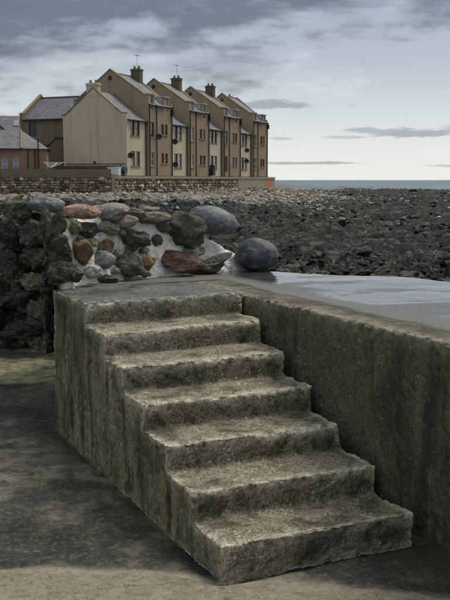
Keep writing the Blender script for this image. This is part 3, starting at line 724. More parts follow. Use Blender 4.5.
# ------------------------------------------------------------------ loose stones on the shore
def scatter(name, n, protos, xs, ys, sizes, tones, sink, mat_, flat=.6):
    V, Fc, T = [], [], []; base = 0
    zg = shore_height(xs, ys)
    for i in range(n):
        v, f = protos[i % len(protos)]; a = rng.uniform(0, 6.28); ca, sa = math.cos(a), math.sin(a); s = sizes[i]
        sc3 = np.array([rng.uniform(.8, 1.35), rng.uniform(.7, 1.1), rng.uniform(.4, .8) * flat / .6]) * s
        w = v * sc3; tl = rng.uniform(-.55, .55); w = np.stack([w[:, 0], w[:, 1], w[:, 2] + w[:, 0] * tl], 1)
        V.append(np.stack([w[:, 0] * ca - w[:, 1] * sa + xs[i], w[:, 0] * sa + w[:, 1] * ca + ys[i], w[:, 2] + zg[i] + s * sink], 1)); Fc.append(f + base); base += len(v)
        T.append(np.full(len(v), tones[i]))
    me = mesh_np(name, np.concatenate(V), np.concatenate(Fc), False)
    a = me.attributes.new('tone', 'FLOAT', 'POINT'); a.data.foreach_set('value', np.concatenate(T).astype(np.float32))
    return tag(obj(name, me, mat_), kind='stuff')
peb = [rock_verts(1, (1, 1, 1), 600 + i, .3, .12) for i in range(6)]
slb = [rock_verts(1, (1, 1, 1), 620 + i, .9, .22) for i in range(12)]
# shingle
r = np.exp(rng.uniform(math.log(36), math.log(175), 140000)); a = np.radians(rng.uniform(-13, 17, 140000)); x = r * np.sin(a); y = r * np.cos(a)
wl_d = pt_line_left(x, y, (-8.4, 89.), (6.1, 125.2))
k_ = (rng.uniform(0, 1, len(x)) < shingle_mask(x, y) * .9 * sstep(-.5, .5, fbm(np.stack([x * .16, y * .07, x * 0], 1), 3, 71)) + .012) & (wl_d < .3) & ~((x < -6) & (y > 82)); x, y, r = x[k_][:22000], y[k_][:22000], r[k_][:22000]
o = scatter('shingle', len(x), peb, x, y, np.exp(rng.normal(math.log(.105), .6, len(x))).clip(.03, .26) * (.7 + r / 120), rng.uniform(0, 1, len(x)) ** 1.2, .12, M['pebble_stuff'])
tag(o, 'pale shingle heaped below the sea wall', 'shingle')
# broken slabs on the rock platform
r = np.exp(rng.uniform(math.log(10.5), math.log(150), 26000)); a = np.radians(rng.uniform(-10, 24, 26000)); x = r * np.sin(a); y = r * np.cos(a)
clump = fbm(np.stack([x, y, x * 0], 1) * .25, 3, 55); k_ = (clump > rng.uniform(-.6, .8, len(x))) & (wl_d[:1].size > 0) & (pt_line_left(x, y, (-8.4, 89.), (6.1, 125.2)) < 0) & ~((x < 1.2) & (y < 13)) & (shingle_mask(x, y) < rng.uniform(.15, .9, len(x)))
x, y, r = x[k_], y[k_], r[k_]
o = scatter('rock_debris', len(x), slb, x, y, np.exp(rng.normal(math.log(.08), .55, len(x))) * (.7 + r / 50), rng.uniform(0, 1, len(x)) ** 1.6, .0, M['shore_slab_stuff'], .34)
tag(o, 'broken dark slabs strewn over the rock platform', 'rocks')
# boulders one can pick out behind the rubble wall
for i, (px, py, w, h, z, lab) in enumerate(((97, 203, 20, 9, .95, 'pale flat stone behind the pink boulder of the rubble wall'), (17, 192, 26, 9, 1.2, 'brown flat rock at the left edge below the far stone wall'),
        (150, 208, 26, 8, .8, 'long low grey rock just beyond the middle of the rubble wall'), (196, 206, 18, 8, .7, 'grey rock behind the perched blue grey boulder'),
        (176, 197, 16, 7, .8, 'pale rock lying on the shingle beyond the rubble wall'), (134, 198, 14, 7, .9, 'small tan rock below the foot of the sea wall'),
        (240, 202, 13, 6, .5, 'pale rock at the near edge of the shingle right of the perched boulder'))):
    Pq = on_z(px, py + h * .4, z); dd = float(np.linalg.norm(Pq)); zg = float(shore_height(np.array([Pq[0]]), np.array([Pq[1]]))[0])
    o = rock('shore_rock', (w * dd / F, w * dd / F * .8, h * dd / F * 1.3), 700 + i, .6, .12, 'wall_stone', random.choice(((.20, .18, .15), (.14, .125, .10), (.27, .25, .22))), (Pq[0], Pq[1], zg + h * dd / F * .35), (0, random.uniform(-.1, .1), random.uniform(0, 3)), None, 4)
    tag(o, lab, 'rock', 'loose rocks beyond the rubble wall')

# ------------------------------------------------------------------ houses
ROWA = math.atan2(.92, .391); GZ = 2.6
RA = np.array([math.cos(ROWA), math.sin(ROWA)]); RB = np.array([-math.sin(ROWA), math.cos(ROWA)])
RO = at_depth(126, 170, 90.5)[:2]
def rw(x, y): return RO + RA * x + RB * y

def uv_roof(name, quads, mat_, parent):
    """roof slopes: list of point lists with the first edge along the eave; slab 0.08 thick"""
    me = bpy.data.meshes.new(name); v, f, uvs = [], [], []
    for q in quads:
        q = [Vector(p) for p in q]; e = (q[1] - q[0]).normalized(); n = (q[1] - q[0]).cross(q[-1] - q[0]).normalized(); u2 = n.cross(e)
        b = len(v); m = len(q); v += [tuple(p) for p in q] + [tuple(p - n * .08) for p in q]
        f.append(list(range(b, b + m))); uvs.append([((p - q[0]).dot(e), (p - q[0]).dot(u2)) for p in q])
        f.append(list(range(b + 2 * m - 1, b + m - 1, -1))); uvs.append([(0, 0)] * m)
        for i in range(m): j = (i + 1) % m; f.append([b + j, b + i, b + m + i, b + m + j]); uvs.append([(0, 0)] * 4)
    me.from_pydata(v, [], f); l = me.uv_layers.new(name='UVMap'); flat = [c for fa in uvs for c in fa]
    for i, c in enumerate(flat): l.data[i].uv = c
    me.update(); return obj(name, me, mat_, parent)

def front_wall(mb, x0, x1, z0, z1, y, holes, depth=.16, flip=1):
    """wall sheet in the x,z plane at y with real openings and reveals"""
    xs = sorted({x0, x1, *[h[0] for h in holes], *[h[1] for h in holes]}); zs = sorted({z0, z1, *[h[2] for h in holes], *[h[3] for h in holes]})
    for a, b in zip(xs[:-1], xs[1:]):
        for c, d in zip(zs[:-1], zs[1:]):
            mx, mz = (a + b) / 2, (c + d) / 2
            if any(h[0] < mx < h[1] and h[2] < mz < h[3] for h in holes): continue
            mb.poly([(a, y, c), (b, y, c), (b, y, d), (a, y, d)])
    for (a, b, c, d) in holes:
        yy = y + depth * flip
        for q in (((a, y, c), (a, y, d), (a, yy, d), (a, yy, c)), ((b, y, c), (b, yy, c), (b, yy, d), (b, y, d)), ((a, y, c), (a, yy, c), (b, yy, c), (b, y, c)), ((a, y, d), (b, y, d), (b, yy, d), (a, yy, d))): mb.poly(q)
def window(parent, a, b, c, d, y, frame, glass, mull=1, trans=True, sill=True, dep=.12, name='window', sill_mat='skew_stone'):
    f = MB(); t = .065; y0, y1 = y + dep - .03, y + dep + .04
    f.box((a, y0, c), (a + t, y1, d)); f.box((b - t, y0, c), (b, y1, d)); f.box((a + t, y0, c), (b - t, y1, c + t)); f.box((a + t, y0, d - t), (b - t, y1, d))
    if trans: f.box((a + t, y0 - .01, (c + d) / 2 - .03), (b - t, y1, (c + d) / 2 + .03))
    w = f.build(name, M[frame], parent)
    MB().box((a + t, y + dep + .01, c + t), (b - t, y + dep + .03, d - t)).build('pane', M[glass], w)
    if sill: MB().box((a - .08, y - .07, c - .11), (b + .08, y + dep, c - .003)).build('sill', M[sill_mat], w)
    return w
def dish(parent, x, y, z, r=.30, mat_='black_metal'):
    v, f = [], []; n = 16; rings = 4
    nrm = Vector((-.75, -.6, .25)).normalized(); u = nrm.orthogonal().normalized(); w = nrm.cross(u); c = Vector((x, y - .35, z))
    v.append(tuple(c - nrm * .10))
    for q in range(1, rings + 1):
        for i in range(n):
            an = 6.2832 * i / n; rr = r * q / rings; v.append(tuple(c + (u * math.cos(an) + w * math.sin(an)) * rr + nrm * (.10 * (q / rings) ** 2 - .10)))
    f += [[0, 1 + i, 1 + (i + 1) % n] for i in range(n)]
    for q in range(rings - 1):
        for i in range(n): j = (i + 1) % n; f.append([1 + q * n + i, 1 + (q + 1) * n + i, 1 + (q + 1) * n + j, 1 + q * n + j])
    m = MB(); m.v, m.f = v, f; m.tube((x, y, z), (x, y - .33, z), .025, k=6); m.tube(tuple(c), tuple(c + nrm * .3), .015, k=6)
    m.build('satellite_dish', M[mat_], parent)
def chimney(parent, x, y, z0, z1, sx, sy, pots, mat_='olive_harl', aerial=False):
    m = MB(); m.box((x - sx, y - sy, z0), (x + sx, y + sy, z1)); m.box((x - sx - .06, y - sy - .06, z1 - .22), (x + sx + .06, y + sy + .06, z1 - .08))
    c = m.build('chimney', M[mat_], parent)
    for i in range(pots):
        yy = y + (i - (pots - 1) / 2) * (2 * sy / max(pots, 1)); MB().tube((x, yy, z1 - .01), (x, yy, z1 + .30), .13, .11, 10).build('chimney_pot', M['pot_clay'], c)
    if aerial:
        a = MB(); a.tube((x + .1, y, z1), (x + .1, y, z1 + 1.5), .025, k=6); a.tube((x - .4, y, z1 + 1.4), (x + .6, y, z1 + 1.4), .02, k=6)
        for q in range(5): a.tube((x - .35 + q * .2, y - .22, z1 + 1.4), (x - .35 + q * .2, y + .22, z1 + 1.4), .012, k=5)
        a.build('aerial', M['lead'], c)

LOWX, LOWD, EL_, RL = 4.25, 7.0, 5.35, 8.1
UX, TD0, TD1, ET, RT = 9.55, -.25, 8.35, 7.0, 10.2
def house(i):
    loc = rw(UX * i, 0); h = empty('terraced_house', (loc[0], loc[1], GZ), ROWA)
    lab = ['nearest terraced house of the row with its blank cream gable facing the shore wall', 'second terraced house of the row from the blank cream gable', 'third terraced house of the row, next to the farthest one', 'farthest terraced house at the seaward end of the row'][i]
    tag(h, lab, 'house', 'stepped terraced houses along the sea wall')
    low_fr = 'pale_harl' if i else 'cream_harl'
    gl = lambda: random.choice(('glass', 'glass', 'curtain_glass'))
    # low wing: openings in pairs
    lo = [(1.0, 1.88, 3.70, 5.14), (2.02, 2.9, 3.70, 5.14), (1.0, 1.88, .72, 2.2), (2.02, 2.9, .72, 2.2)]
    m = MB(); front_wall(m, 0, LOWX, -.4, EL_, 0, lo); MB().poly([(0, LOWD, -.4), (LOWX, LOWD, -.4), (LOWX, LOWD, EL_), (0, LOWD, EL_)]).build('rear_wall', M['cream_harl'], h)
    m.build('front_wall', M['pale_harl'], h)
    zr = RL - .12
    g = MB(); g.prism([(-.002, -.12 if i == 0 else 0., -.4), (-.002, -.12 if i == 0 else 0., EL_ + (.42 if i == 0 else -.1)), (-.002, .32, EL_ + (.42 if i == 0 else .1)), (-.002, LOWD / 2, RL + .10), (-.002, LOWD - .3, EL_ + (.36 if i == 0 else .1)), (-.002, LOWD, EL_ + (.36 if i == 0 else 0)), (-.002, LOWD, -.4)], (.26, 0, 0))
    g.build('gable_wall', M['cream_harl'], h)
    if i == 0:
        e = MB()   # cope stones along the skews, dark verge on the left one
        e.prism([(-.05, -.15, EL_ + .40), (-.05, -.15, EL_ + .50), (-.05, .36, EL_ + .50), (-.05, LOWD / 2 + .02, RL + .24), (-.05, LOWD / 2 + .02, RL + .11), (-.05, .33, EL_ + .40)], (.36, 0, 0))
        e.build('skew', M['skew_stone'], h)
        e = MB(); e.prism([(-.05, LOWD / 2 + .03, RL + .11), (-.05, LOWD / 2 + .03, RL + .22), (-.05, LOWD - .3, EL_ + .47), (-.05, LOWD + .05, EL_ + .47), (-.05, LOWD + .05, EL_ + .36), (-.05, LOWD - .3, EL_ + .36)], (.36, 0, 0)); e.build('skew', M['dark_harl'], h)
        chimney(h, .32, LOWD / 2 + .15, RL - .6, RL + .62, .34, .62, 2, 'cream_harl')
        MB().box((-.05, .05, .93), (-.006, LOWD - .2, .99)).build('string_course', M['dark_harl'], h)
        MB().box((-.16, 3.35, 1.0), (-.01, 3.5, 1.2)).build('vent', M['black_metal'], h)
    ov = .18
    uv_roof('low_roof', [[(.26, -ov, EL_ - ov * .88), (LOWX, -ov, EL_ - ov * .88), (LOWX, LOWD / 2, zr), (.26, LOWD / 2, zr)], [(LOWX, LOWD + ov, EL_ - ov * .88), (.26, LOWD + ov, EL_ - ov * .88), (.26, LOWD / 2, zr), (LOWX, LOWD / 2, zr)]], M['slate'], h)
    for q in lo: window(h, *q, 0, 'brown_frame' if q[2] < 1 else 'dark_frame', gl())
    MB().box((0.05, -.30, EL_ - .26), (LOWX - .02, -.17, EL_ - .15)).build('gutter', M['dark_pipe'], h)
    # tall part
    hn = [(4.72, 5.5, 3.70, 5.18), (4.72, 5.5, .35 if i == 2 else .80, 2.2), (6.95, 7.68, 4.02, 5.06), (7.82, 8.55, 4.02, 5.06), (6.95, 7.68, 1.10, 2.14), (7.82, 8.55, 1.10, 2.14)]
    dm = [(4.55, 5.66, 4.80, 5.42), (7.72, 8.92, 7.98, 8.68)]
    dmh = [(4.80, 5.42, 6.35, 7.68), (7.98, 8.68, 6.25, 7.62)]
    m = MB(); y = TD0
    front_wall(m, LOWX, UX, -.4, ET - .15, y, hn + [(a, b, c, ET - .15) for a, b, c, d in dmh])
    MB().poly([(LOWX, TD1, -.4), (UX, TD1, -.4), (UX, TD1, ET), (LOWX, TD1, ET)]).build('rear_wall', M['olive_harl'], h)
    m.build('front_wall', M['brown_harl'], h)
    for (a, b, wa, wb), (_, _, _, top) in zip(dm, dmh):
        m = MB()
        for q in ((a, wa), (wb, b)): m.box((q[0], y, ET - .148), (q[1], y + .22, top + .06))
        m.box((a, y, top + .06), (b, y + .22, top + .22))
        m.build('dormer_wall', M['brown_harl'], h)
    ym = (TD0 + TD1) / 2
    for (gx, th, sh) in ((LOWX - .003, .30, .80), (UX - .30, .297, .30)):
        g = MB(); g.prism([(gx, TD0 - .03, -.4), (gx, TD0 - .03, ET + sh), (gx, TD0 + .35, ET + sh), (gx, ym, RT + .22), (gx, TD1 - .35, ET + .5), (gx, TD1 + .03, ET + .5), (gx, TD1 + .03, -.4)], (th, 0, 0))
        g.build('gable_wall', M['olive_harl'], h)
        if gx < 5:
            e = MB(); e.prism([(gx - .05, TD0 - .06, ET + sh + .002), (gx - .05, TD0 - .06, ET + sh + .11), (gx - .05, TD0 + .36, ET + sh + .11), (gx - .05, ym, RT + .35), (gx - .05, ym, RT + .225), (gx - .05, TD0 + .35, ET + sh + .002)], (th + .1, 0, 0)); e.build('skew', M['skew_stone'], h)
            e = MB(); e.prism([(gx - .05, ym + .003, RT + .225), (gx - .05, ym + .003, RT + .35), (gx - .05, TD1 - .3, ET + .63), (gx - .05, TD1 + .06, ET + .63), (gx - .05, TD1 + .06, ET + .503), (gx - .05, TD1 - .35, ET + .503)], (th + .1, 0, 0)); e.build('skew', M['skew_stone'], h)
            MB().box((gx - .06, ym - .18, RT - .75), (gx - .002, ym + .18, RT - .40)).build('vent', M['black_metal'], h)
    sl = (RT - ET) / (ym - TD0)
    uv_roof('tall_roof', [[(LOWX + .3, TD0 - .15, ET - .15 * sl), (UX - .30, TD0 - .15, ET - .15 * sl), (UX - .30, ym, RT), (LOWX + .3, ym, RT)], [(UX - .3, TD1 + .15, ET - .15 * sl), (LOWX + .3, TD1 + .15, ET - .15 * sl), (LOWX + .3, ym, RT), (UX - .3, ym, RT)]], M['slate'], h)
    MB().box((LOWX + .31, ym - .10, RT - .03), (UX - .31, ym + .10, RT + .07)).build('ridge', M['skew_stone'], h)
    for (a, b, wa, wb), (_, _, _, top) in zip(dm, dmh):      # leaded dormer heads running back into the slope
        zt = top + .225; yb = TD0 + (zt + .10 - ET) / sl
        d = MB(); d.prism([(a - .06, y - .10, zt), (a - .06, y - .10, zt + .10), (a - .06, yb + .5, zt + .16), (a - .06, yb + .5, zt)], (b - a + .12, 0, 0))
        for xx in (a, b - .05): d.prism([(xx, y + .225, ET - .05), (xx, y + .225, zt - .003), (xx, yb, zt - .003), (xx, yb - .02, zt - .1)], (.05, 0, 0))
        d.build('dormer_head', M['lead'], h)
    for (a, b, c, d) in dmh: window(h, a, b, c, d, y, 'white_frame', gl(), sill=False)
    for n, q in enumerate(hn):
        if i == 2 and n == 1: 
            dr = MB().box((q[0], y + .08, q[2]), (q[1], y + .14, q[3])).build('door', M['door_paint'], h); continue
        window(h, *q, y, random.choice(('brown_frame', 'white_frame')) if n in (0, 1) else 'brown_frame', gl())
    for xx in (LOWX + .16, 5.95, UX - .12):
        p = MB(); p.tube((xx, y - .08, -.3), (xx, y - .08, ET - .2), .055, k=8); p.box((xx - .12, y - .2, ET - .32), (xx + .12, y - .01, ET - .08))
        if xx > 9: p.box((xx - .20, y - .3, ET - .9), (xx + .1, y - .01, ET - .35))
        p.build('downpipe', M['dark_pipe'], h)
    p = MB(); p.tube((LOWX - .25, -.09, -.3), (LOWX - .25, -.09, EL_ - .2), .05, k=8); p.build('downpipe', M['dark_pipe'], h)
    MB().box((5.68, y - .2, ET - .26), (7.70, y - .09, ET - .15)).build('gutter', M['dark_pipe'], h)
    if i < 3: chimney(h, UX - .45, ym - .45, RT - .8, RT + .80, .36, .52, 2, 'dark_harl', i in (0, 1))
    else: chimney(h, UX - 1.6, ym + .5, RT - .5, RT + .2, .3, .4, 1, 'olive_harl')
    ds = {0: [(.35, 1.75), (5.85, 3.75)], 1: [(.45, 3.4), (.6, 1.0)], 2: [(.7, .9)], 3: [(2.0, 3.1), (1.9, 1.75)]}[i]
    for (xx, zz) in ds: dish(h, xx, 0 if xx < LOWX else TD0, zz, .31)
    if i == 2: MB().box((.45, -.55, -.1), (1.15, -.1, .75)).build('bin_store', M['black_metal'], h)
for i in range(4): house(i)

# wing behind the near gable: slate roof, one window, facing the camera
def wing():
    x0, x1, ya, yb, el, rl = 3.0, 10.4, 7.05, 14.2, 5.75, 8.15
    loc = rw(0, 0); h = empty('slate_roofed_house', (loc[0], loc[1], GZ), ROWA); tag(h, 'plain house with a broad slate roof and one small dark window behind the cream gable', 'house')
    # front wall lies in the y,z plane at x0
    m = MB(); hole = (12.15, 13.1, 3.9, 5.35); ys = [ya, hole[0], hole[1], yb]; zs = [-.4, hole[2], hole[3], el]
    for a, b in zip(ys[:-1], ys[1:]):
        for c, d in zip(zs[:-1], zs[1:]):
            if (a, c) == (hole[0], hole[2]): continue
            m.poly([(x0, a, c), (x0, b, c), (x0, b, d), (x0, a, d)])
    for q in (((hole[0]), ), ((hole[1]), )): m.poly([(x0, q[0], hole[2]), (x0 + .15, q[0], hole[2]), (x0 + .15, q[0], hole[3]), (x0, q[0], hole[3])])
    for z in (hole[2], hole[3]): m.poly([(x0, hole[0], z), (x0 + .15, hole[0], z), (x0 + .15, hole[1], z), (x0, hole[1], z)])
    m.build('front_wall', M['wing_harl'], h)
    MB().poly([(x1, ya, -.4), (x1, yb, -.4), (x1, yb, el), (x1, ya, el)]).build('rear_wall', M['wing_harl'], h)
    xm = (x0 + x1) / 2
    for yy in (yb - .3, ya):
        g = MB(); g.prism([(x0 - .03, yy, -.4), (x1, yy, -.4), (x1, yy, el + .3), (xm, yy, rl + .3), (x0 + .3, yy, el + .45), (x0 - .03, yy, el + .45)], (0, .3, 0)); g.build('gable_wall', M['wing_harl'], h)
    e = MB(); e.prism([(x0 - .06, yb - .33, el + .453), (x0 + .3, yb - .33, el + .453), (xm, yb - .33, rl + .303), (xm, yb - .33, rl + .42), (x0 + .28, yb - .33, el + .58), (x0 - .06, yb - .33, el + .58)], (0, .36, 0)); e.build('skew', M['skew_stone'], h)
    uv_roof('roof', [[(x0 - .15, yb - .3, el - .1), (x0 - .15, ya - .1, el - .1), (xm, ya - .1, rl), (xm, yb - .3, rl)], [(x1 + .15, ya, el - .1), (x1 + .15, yb - .3, el - .1), (xm, yb - .3, rl), (xm, ya, rl)]], M['slate'], h)
    MB().box((xm - .1, ya, rl - .03), (xm + .1, yb - .31, rl + .08)).build('ridge', M['dark_harl'], h)
    f = MB(); f.box((x0 + .1, hole[0], hole[2]), (x0 + .15, hole[1], hole[2] + .08)); f.box((x0 + .1, hole[0], hole[3] - .08), (x0 + .15, hole[1], hole[3])); f.box((x0 + .1, hole[0], hole[2] + .081), (x0 + .15, hole[0] + .08, hole[3] - .081)); f.box((x0 + .1, hole[1] - .08, hole[2] + .081), (x0 + .15, hole[1], hole[3] - .081))
    w = f.build('window', M['dark_frame'], h); MB().box((x0 + .12, hole[0] + .08, hole[2] + .08), (x0 + .14, hole[1] - .08, hole[3] - .08)).build('pane', M['glass'], w)
    MB().box((x0 - .28, ya, el - .24), (x0 - .16, yb - .3, el - .12)).build('gutter', M['dark_pipe'], h)
    # stair enclosure with its raked head, dark doorway
    g = MB(); g.prism([(.9, 7.1, -.4), (.9, 9.75, -.4), (.9, 9.75, 2.35), (.9, 8.55, 3.45), (.9, 7.1, 3.45)], (2.09, 0, 0)); g.build('stair_enclosure', M['dark_harl'], h)
    MB().prism([(.84, 9.8, 2.38), (.84, 9.8, 2.50), (.84, 8.52, 3.62), (.84, 7.1, 3.62), (.84, 7.1, 3.46), (.84, 8.56, 3.46)], (2.1, 0, 0)).build('enclosure_cope', M['black_metal'], h)
    MB().box((.86, 7.15, -.3), (.895, 7.75, 1.45)).build('door', M['door_paint'], h)
    MB().box((1.2, 9.9, -.4), (1.5, 10.9, 2.9)).build('side_pier', M['olive_harl'], h); MB().box((1.13, 9.82, 2.9), (1.57, 10.98, 3.0)).build('pier_cope', M['dark_harl'], h)
wing()

def bungalow():
    ca = at_depth(21, 168, 85.0); z0 = GZ - .05; ang = math.radians(8)
    h = empty('bungalow', (ca[0], ca[1], z0), ang); tag(h, 'low pink harled bungalow with hipped slate roof and two pale windows', 'house')
    el, Dp, Lw = 2.32, 6.2, 9.; ex = 2.35      # local x to the right, y away
    # plan: long front to the left of the corner, canted end to the right
    cor = (0, 0); end = (2.25, .9); bk = (2.25, 6.2)
    holes = [(-1.62, -1.12, .55, 1.62), (-.66, -.16, .55, 1.62)]
    m = MB(); front_wall(m, -Lw, 0, -.5, el, 0, [(-1.72, -1.17, .35, 1.45), (-.72, -.20, .35, 1.45)]); m.build('front_wall', M['pink_harl'], h)
    m = MB(); m.poly([(0, 0, -.5), (*end, -.5), (*end, el), (0, 0, el)]); m.poly([(*end, -.5), (*bk, -.5), (*bk, el), (*end, el)]); m.poly([(-Lw, 6.2, -.5), (*bk, -.5), (*bk, el), (-Lw, 6.2, el)]); m.build('end_wall', M['pink_harl'], h)
    for a, b in ((-1.72, -1.17), (-.72, -.20)): window(h, a, b, .35, 1.45, 0, 'white_frame', 'blue_glass', sill=True)
    ap = (-.15, 3.1, el + 1.75)
    uv_roof('roof', [[(-Lw, -.22, el - .05), (.08, -.22, el - .05), ap, (-Lw, 3.1, el + 1.75)], [(.08, -.22, el - .05), (end[0] + .25, end[1] - .2, el - .05), ap], [(end[0] + .25, end[1] - .2, el - .05), (bk[0] + .25, bk[1] + .2, el - .05), ap], [(bk[0] + .25, bk[1] + .2, el - .05), (-Lw, 6.4, el - .05), (-Lw, 3.1, el + 1.75), ap]], M['slate'], h)
    MB().tube((.08, -.2, el), (ap[0], ap[1], ap[2] + .03), .085, k=8).build('hip_ridge', M['skew_stone'], h)
    MB().box((-Lw, -.32, el - .16), (.1, -.2, el - .05)).build('gutter', M['dark_pipe'], h)
    for xx, yy in ((.65, .14), (1.25, .38)):
        MB().tube((xx, yy, -.4), (xx, yy, el - .1), .05, k=8).build('downpipe', M['dark_pipe'], h)
    MB().tube((1.55, .45, -.4), (1.55, .45, el + .9), .06, k=8).build('soil_pipe', M['dark_pipe'], h)
bungalow()

def back_house():
    c = at_depth(0, 131, 104.); h = empty('far_house', (c[0], c[1], GZ), math.radians(6)); tag(h, 'slate roof with a skylight showing behind the bungalow at the left edge', 'house')
    e = float(at_depth(0, 134, 104)[2]) - GZ; top = float(at_depth(0, 115.5, 107)[2]) - GZ
    m = MB(); m.poly([(-9, 0, -.5), (2.8, 0, -.5), (2.8, 0, e), (-9, 0, e)]); m.prism([(2.5, 0, -.5), (2.5, 7, -.5), (2.5, 7, e), (2.5, 3.5, top), (2.5, 0, e)], (.3, 0, 0)); m.build('wall', M['dark_harl'], h)
    r = uv_roof('roof', [[(-9, -.2, e), (2.9, -.2, e), (2.9, 3.5, top), (-9, 3.5, top)], [(2.9, 7.2, e), (-9, 7.2, e), (-9, 3.5, top), (2.9, 3.5, top)]], M['slate'], h)
    s = (top - e) / 3.7
    MB().prism([(1.3, 1.3, e + 1.5 * s + .02), (1.85, 1.3, e + 1.5 * s + .02), (1.85, 2.4, e + 2.6 * s + .02), (1.3, 2.4, e + 2.6 * s + .02)], (0, -.03, .08)).build('skylight', M['curtain_glass'], r)
    g = MB(); g.prism([(-2.0, -.6, -.4), (.85, -.6, -.4), (.85, -.6, e + .1), (-.6, -.6, e + 1.45), (-2., -.6, e + .1)], (0, 2.6, 0)); g.build('porch_gable', M['olive_harl'], h)
    e2 = MB(); e2.prism([(.95, -.68, e), (1.0, -.68, e + .12), (-.6, -.68, e + 1.62), (-.6, -.68, e + 1.455)], (0, 2.7, 0)); e2.prism([(-2.1, -.68, e), (-2.15, -.68, e + .12), (-.602, -.68, e + 1.62), (-.602, -.68, e + 1.455)], (0, 2.7, 0)); e2.build('porch_verge', M['slate'], h)
back_house()

# ------------------------------------------------------------------ terrace ground, sea walls
Wn = rw(-4.9, -1.15); We = rw(38.4, -1.15)          # foot line of the sea wall
m = MB(); zt = 2.42
Lf = at_depth(-260, 175, 84.3)[:2]; Ln = at_depth(111, 175, 84.6)[:2]
m.poly([(*Lf, zt), (*Ln, zt), (*Wn, zt), (*We, zt), (*rw(38.4, 60), zt), (*(Lf + np.array([-10, 60])), zt)])
o = m.build('terrace', M['terrace_ground']); tag(o, kind='structure')

def stone_face(name, parent, L, z0f, z1, h0, mat_, seed, sw=.42, sh=.26):
    """irregular courses of rough blocks on the face y=0 .. -0.1, local x along"""
    r = np.random.default_rng(seed); V, Fq, T = [], [], []; b = 0
    box = np.array([[0, 0, 0], [1, 0, 0], [1, 1, 0], [0, 1, 0], [0, 0, 1], [1, 0, 1], [1, 1, 1], [0, 1, 1]], float)
    q = np.array([(0, 3, 2, 1), (4, 5, 6, 7), (0, 1, 5, 4), (1, 2, 6, 5), (2, 3, 7, 6), (3, 0, 4, 7)])
    z = z1
    while z > h0:
        hh = sh * r.uniform(.65, 1.35); x = -r.uniform(0, .3)
        while x < L:
            w = sw * r.uniform(.45, 1.6)
            if z > z0f(x) and x > 0 and x + w < L:
                g = .035; pr = r.uniform(.03, .14)
                v = box.copy(); v[:, 0] = x + g / 2 + v[:, 0] * (w - g) + r.uniform(-.06, .06, 8); v[:, 2] = z - hh + g / 2 + v[:, 2] * (hh - g) + r.uniform(-.07, .07, 8); v[:, 1] = np.where(box[:, 1] == 0, -pr + r.uniform(-.025, .025, 8), .06)
                V.append(v); Fq.append(q + b); b += 8; T.append(np.full(8, np.clip(r.normal(.45, .25), 0, 1)))
            x += w
        z -= hh
    me = mesh_np(name, np.concatenate(V), np.concatenate(Fq), False); a = me.attributes.new('tone', 'FLOAT', 'POINT'); a.data.foreach_set('value', np.concatenate(T).astype(np.float32))
    return tag(obj(name, me, mat_, parent), kind='stuff')

d = We - Wn; L = float(np.linalg.norm(d)); ang = math.atan2(d[1], d[0])
sw = empty('sea_wall', (Wn[0], Wn[1], 0), ang); tag(sw, 'long rubble stone sea wall with concrete cope below the terraced houses', 'wall')
tp = 2.38
MB().box((0, .0, -.6), (L, .5, tp - .25)).build('core', M['sea_wall_bed'], sw)
stone_face('stonework', sw, L * .70, lambda x: -.3, tp - .27, -.2, M['sea_wall_stone'], 3, .34, .27)
MB().box((L * .70, -.12, -.6), (L + .02, -.002, tp - .252)).build('render_coat', M['cope_concrete'], sw)
MB().box((-.02, -.18, tp - .25), (L + .05, .55, tp)).build('cope', M['cope_concrete'], sw)
MB().box((L - 3.4, -.135, .9), (L - 1.2, -.122, tp - .35)).build('painted_patch', M['orange_paint'], sw)
MB().box((-.75, -.5, -.6), (-.05, .7, tp + .15)).build('pier', M['sea_wall_bed'], sw)

dl = Ln - Lf; L2 = float(np.linalg.norm(dl)); ang2 = math.atan2(dl[1], dl[0])
gw = empty('garden_wall', (Lf[0], Lf[1], 0), ang2); tag(gw, 'old brown stone wall with a broad concrete band on top in front of the bungalow', 'wall')
ztop = float(at_depth(60, 169, 84.3)[2]); zband = float(at_depth(60, 177.5, 84.3)[2])
MB().box((0, .02, -.8), (L2, .5, zband)).build('core', M['sea_wall_bed'], gw)
stone_face('stonework', gw, L2, lambda x: -.6, zband - .02, -.5, M['sea_wall_stone'], 9, .36, .24)
MB().box((0, -.10, zband + .002), (L2, .45, ztop)).build('concrete_band', M['band_concrete'], gw)
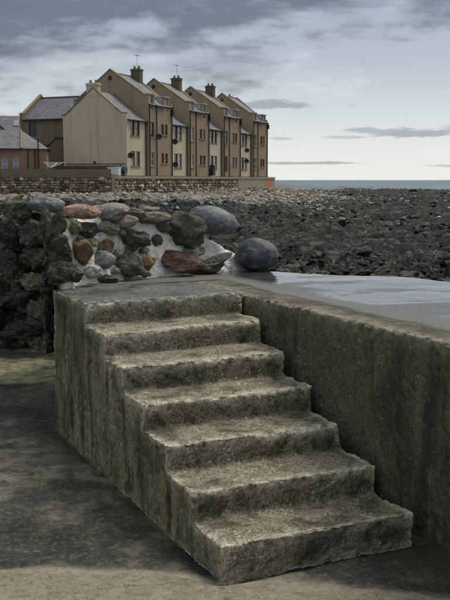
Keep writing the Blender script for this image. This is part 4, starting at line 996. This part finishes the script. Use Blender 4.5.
# low timber fence before the gable
fl = rw(-1.6, -.2); fe = empty('timber_fence', (fl[0], fl[1], 2.42), ROWA + math.pi / 2); tag(fe, 'low brown timber fence at the foot of the cream gable', 'fence')
for j in range(26): MB().box((j * .27, 0, 0), (j * .27 + .24, .04, .92 + .02 * ((j * 7) % 3))).build('board', M['timber'], fe)
for zz in (.25, .7): MB().box((0, .041, zz), (26 * .27, .09, zz + .09)).build('rail', M['timber'], fe)
# tank and white bin beside the gable corner
q = rw(-1.5, -.9)
t = empty('oil_tank', (q[0], q[1], 2.42), ROWA + math.pi / 2); tag(t, 'dark teal plastic tank beside the corner of the cream gable', 'tank')
m = MB(); m.tube((-.1, .35, .55), (1.0, .35, .55), .34, k=18); m.build('tank_body', M['teal_plastic'], t)
MB().tube((.45, .35, .86), (.45, .35, .98), .12, k=10).build('filler_cap', M['teal_plastic'], t)
for xx in (.1, .75): MB().box((xx, .1, 0), (xx + .1, .6, .30)).build('cradle', M['timber'], t)
q = rw(-2.3, -.75); wb = empty('white_box', (q[0], q[1], 2.42), ROWA + math.pi / 2); tag(wb, 'low white storage box in front of the dark teal tank', 'box')
MB().box((0, 0, 0), (1.15, .5, .72)).build('box_body', M['white_paint'], wb); MB().box((-.03, -.03, .722), (1.18, .53, .79)).build('lid', M['white_paint'], wb)

# rotary clothes dryer
q = at_depth(51, 168, 86.5); rd = empty('clothes_dryer', (q[0], q[1], 2.42), 0); tag(rd, 'white rotary clothes dryer with spread arms standing beside the bungalow', 'clothes dryer')
hub = float(at_depth(51, 167, 86.5)[2]) - 2.42
MB().tube((0, 0, 0), (0, 0, hub + .1), .03, k=8).build('pole', M['white_paint'], rd)
for j in range(4):
    an = math.pi / 4 + j * math.pi / 2 + .5; e_ = (1.35 * math.cos(an), 1.35 * math.sin(an), hub + .42)
    MB().tube((0, 0, hub - .05), e_, .035, k=6).build('arm', M['white_paint'], rd)
ln = MB()
for fr in (.45, .7, .97):
    c = [(1.35 * fr * math.cos(math.pi / 4 + j * math.pi / 2 + .5), 1.35 * fr * math.sin(math.pi / 4 + j * math.pi / 2 + .5), hub - .05 + .47 * fr) for j in range(4)]
    for j in range(4): ln.tube(c[j], c[(j + 1) % 4], .012, k=5)
ln.build('line', M['white_paint'], rd)
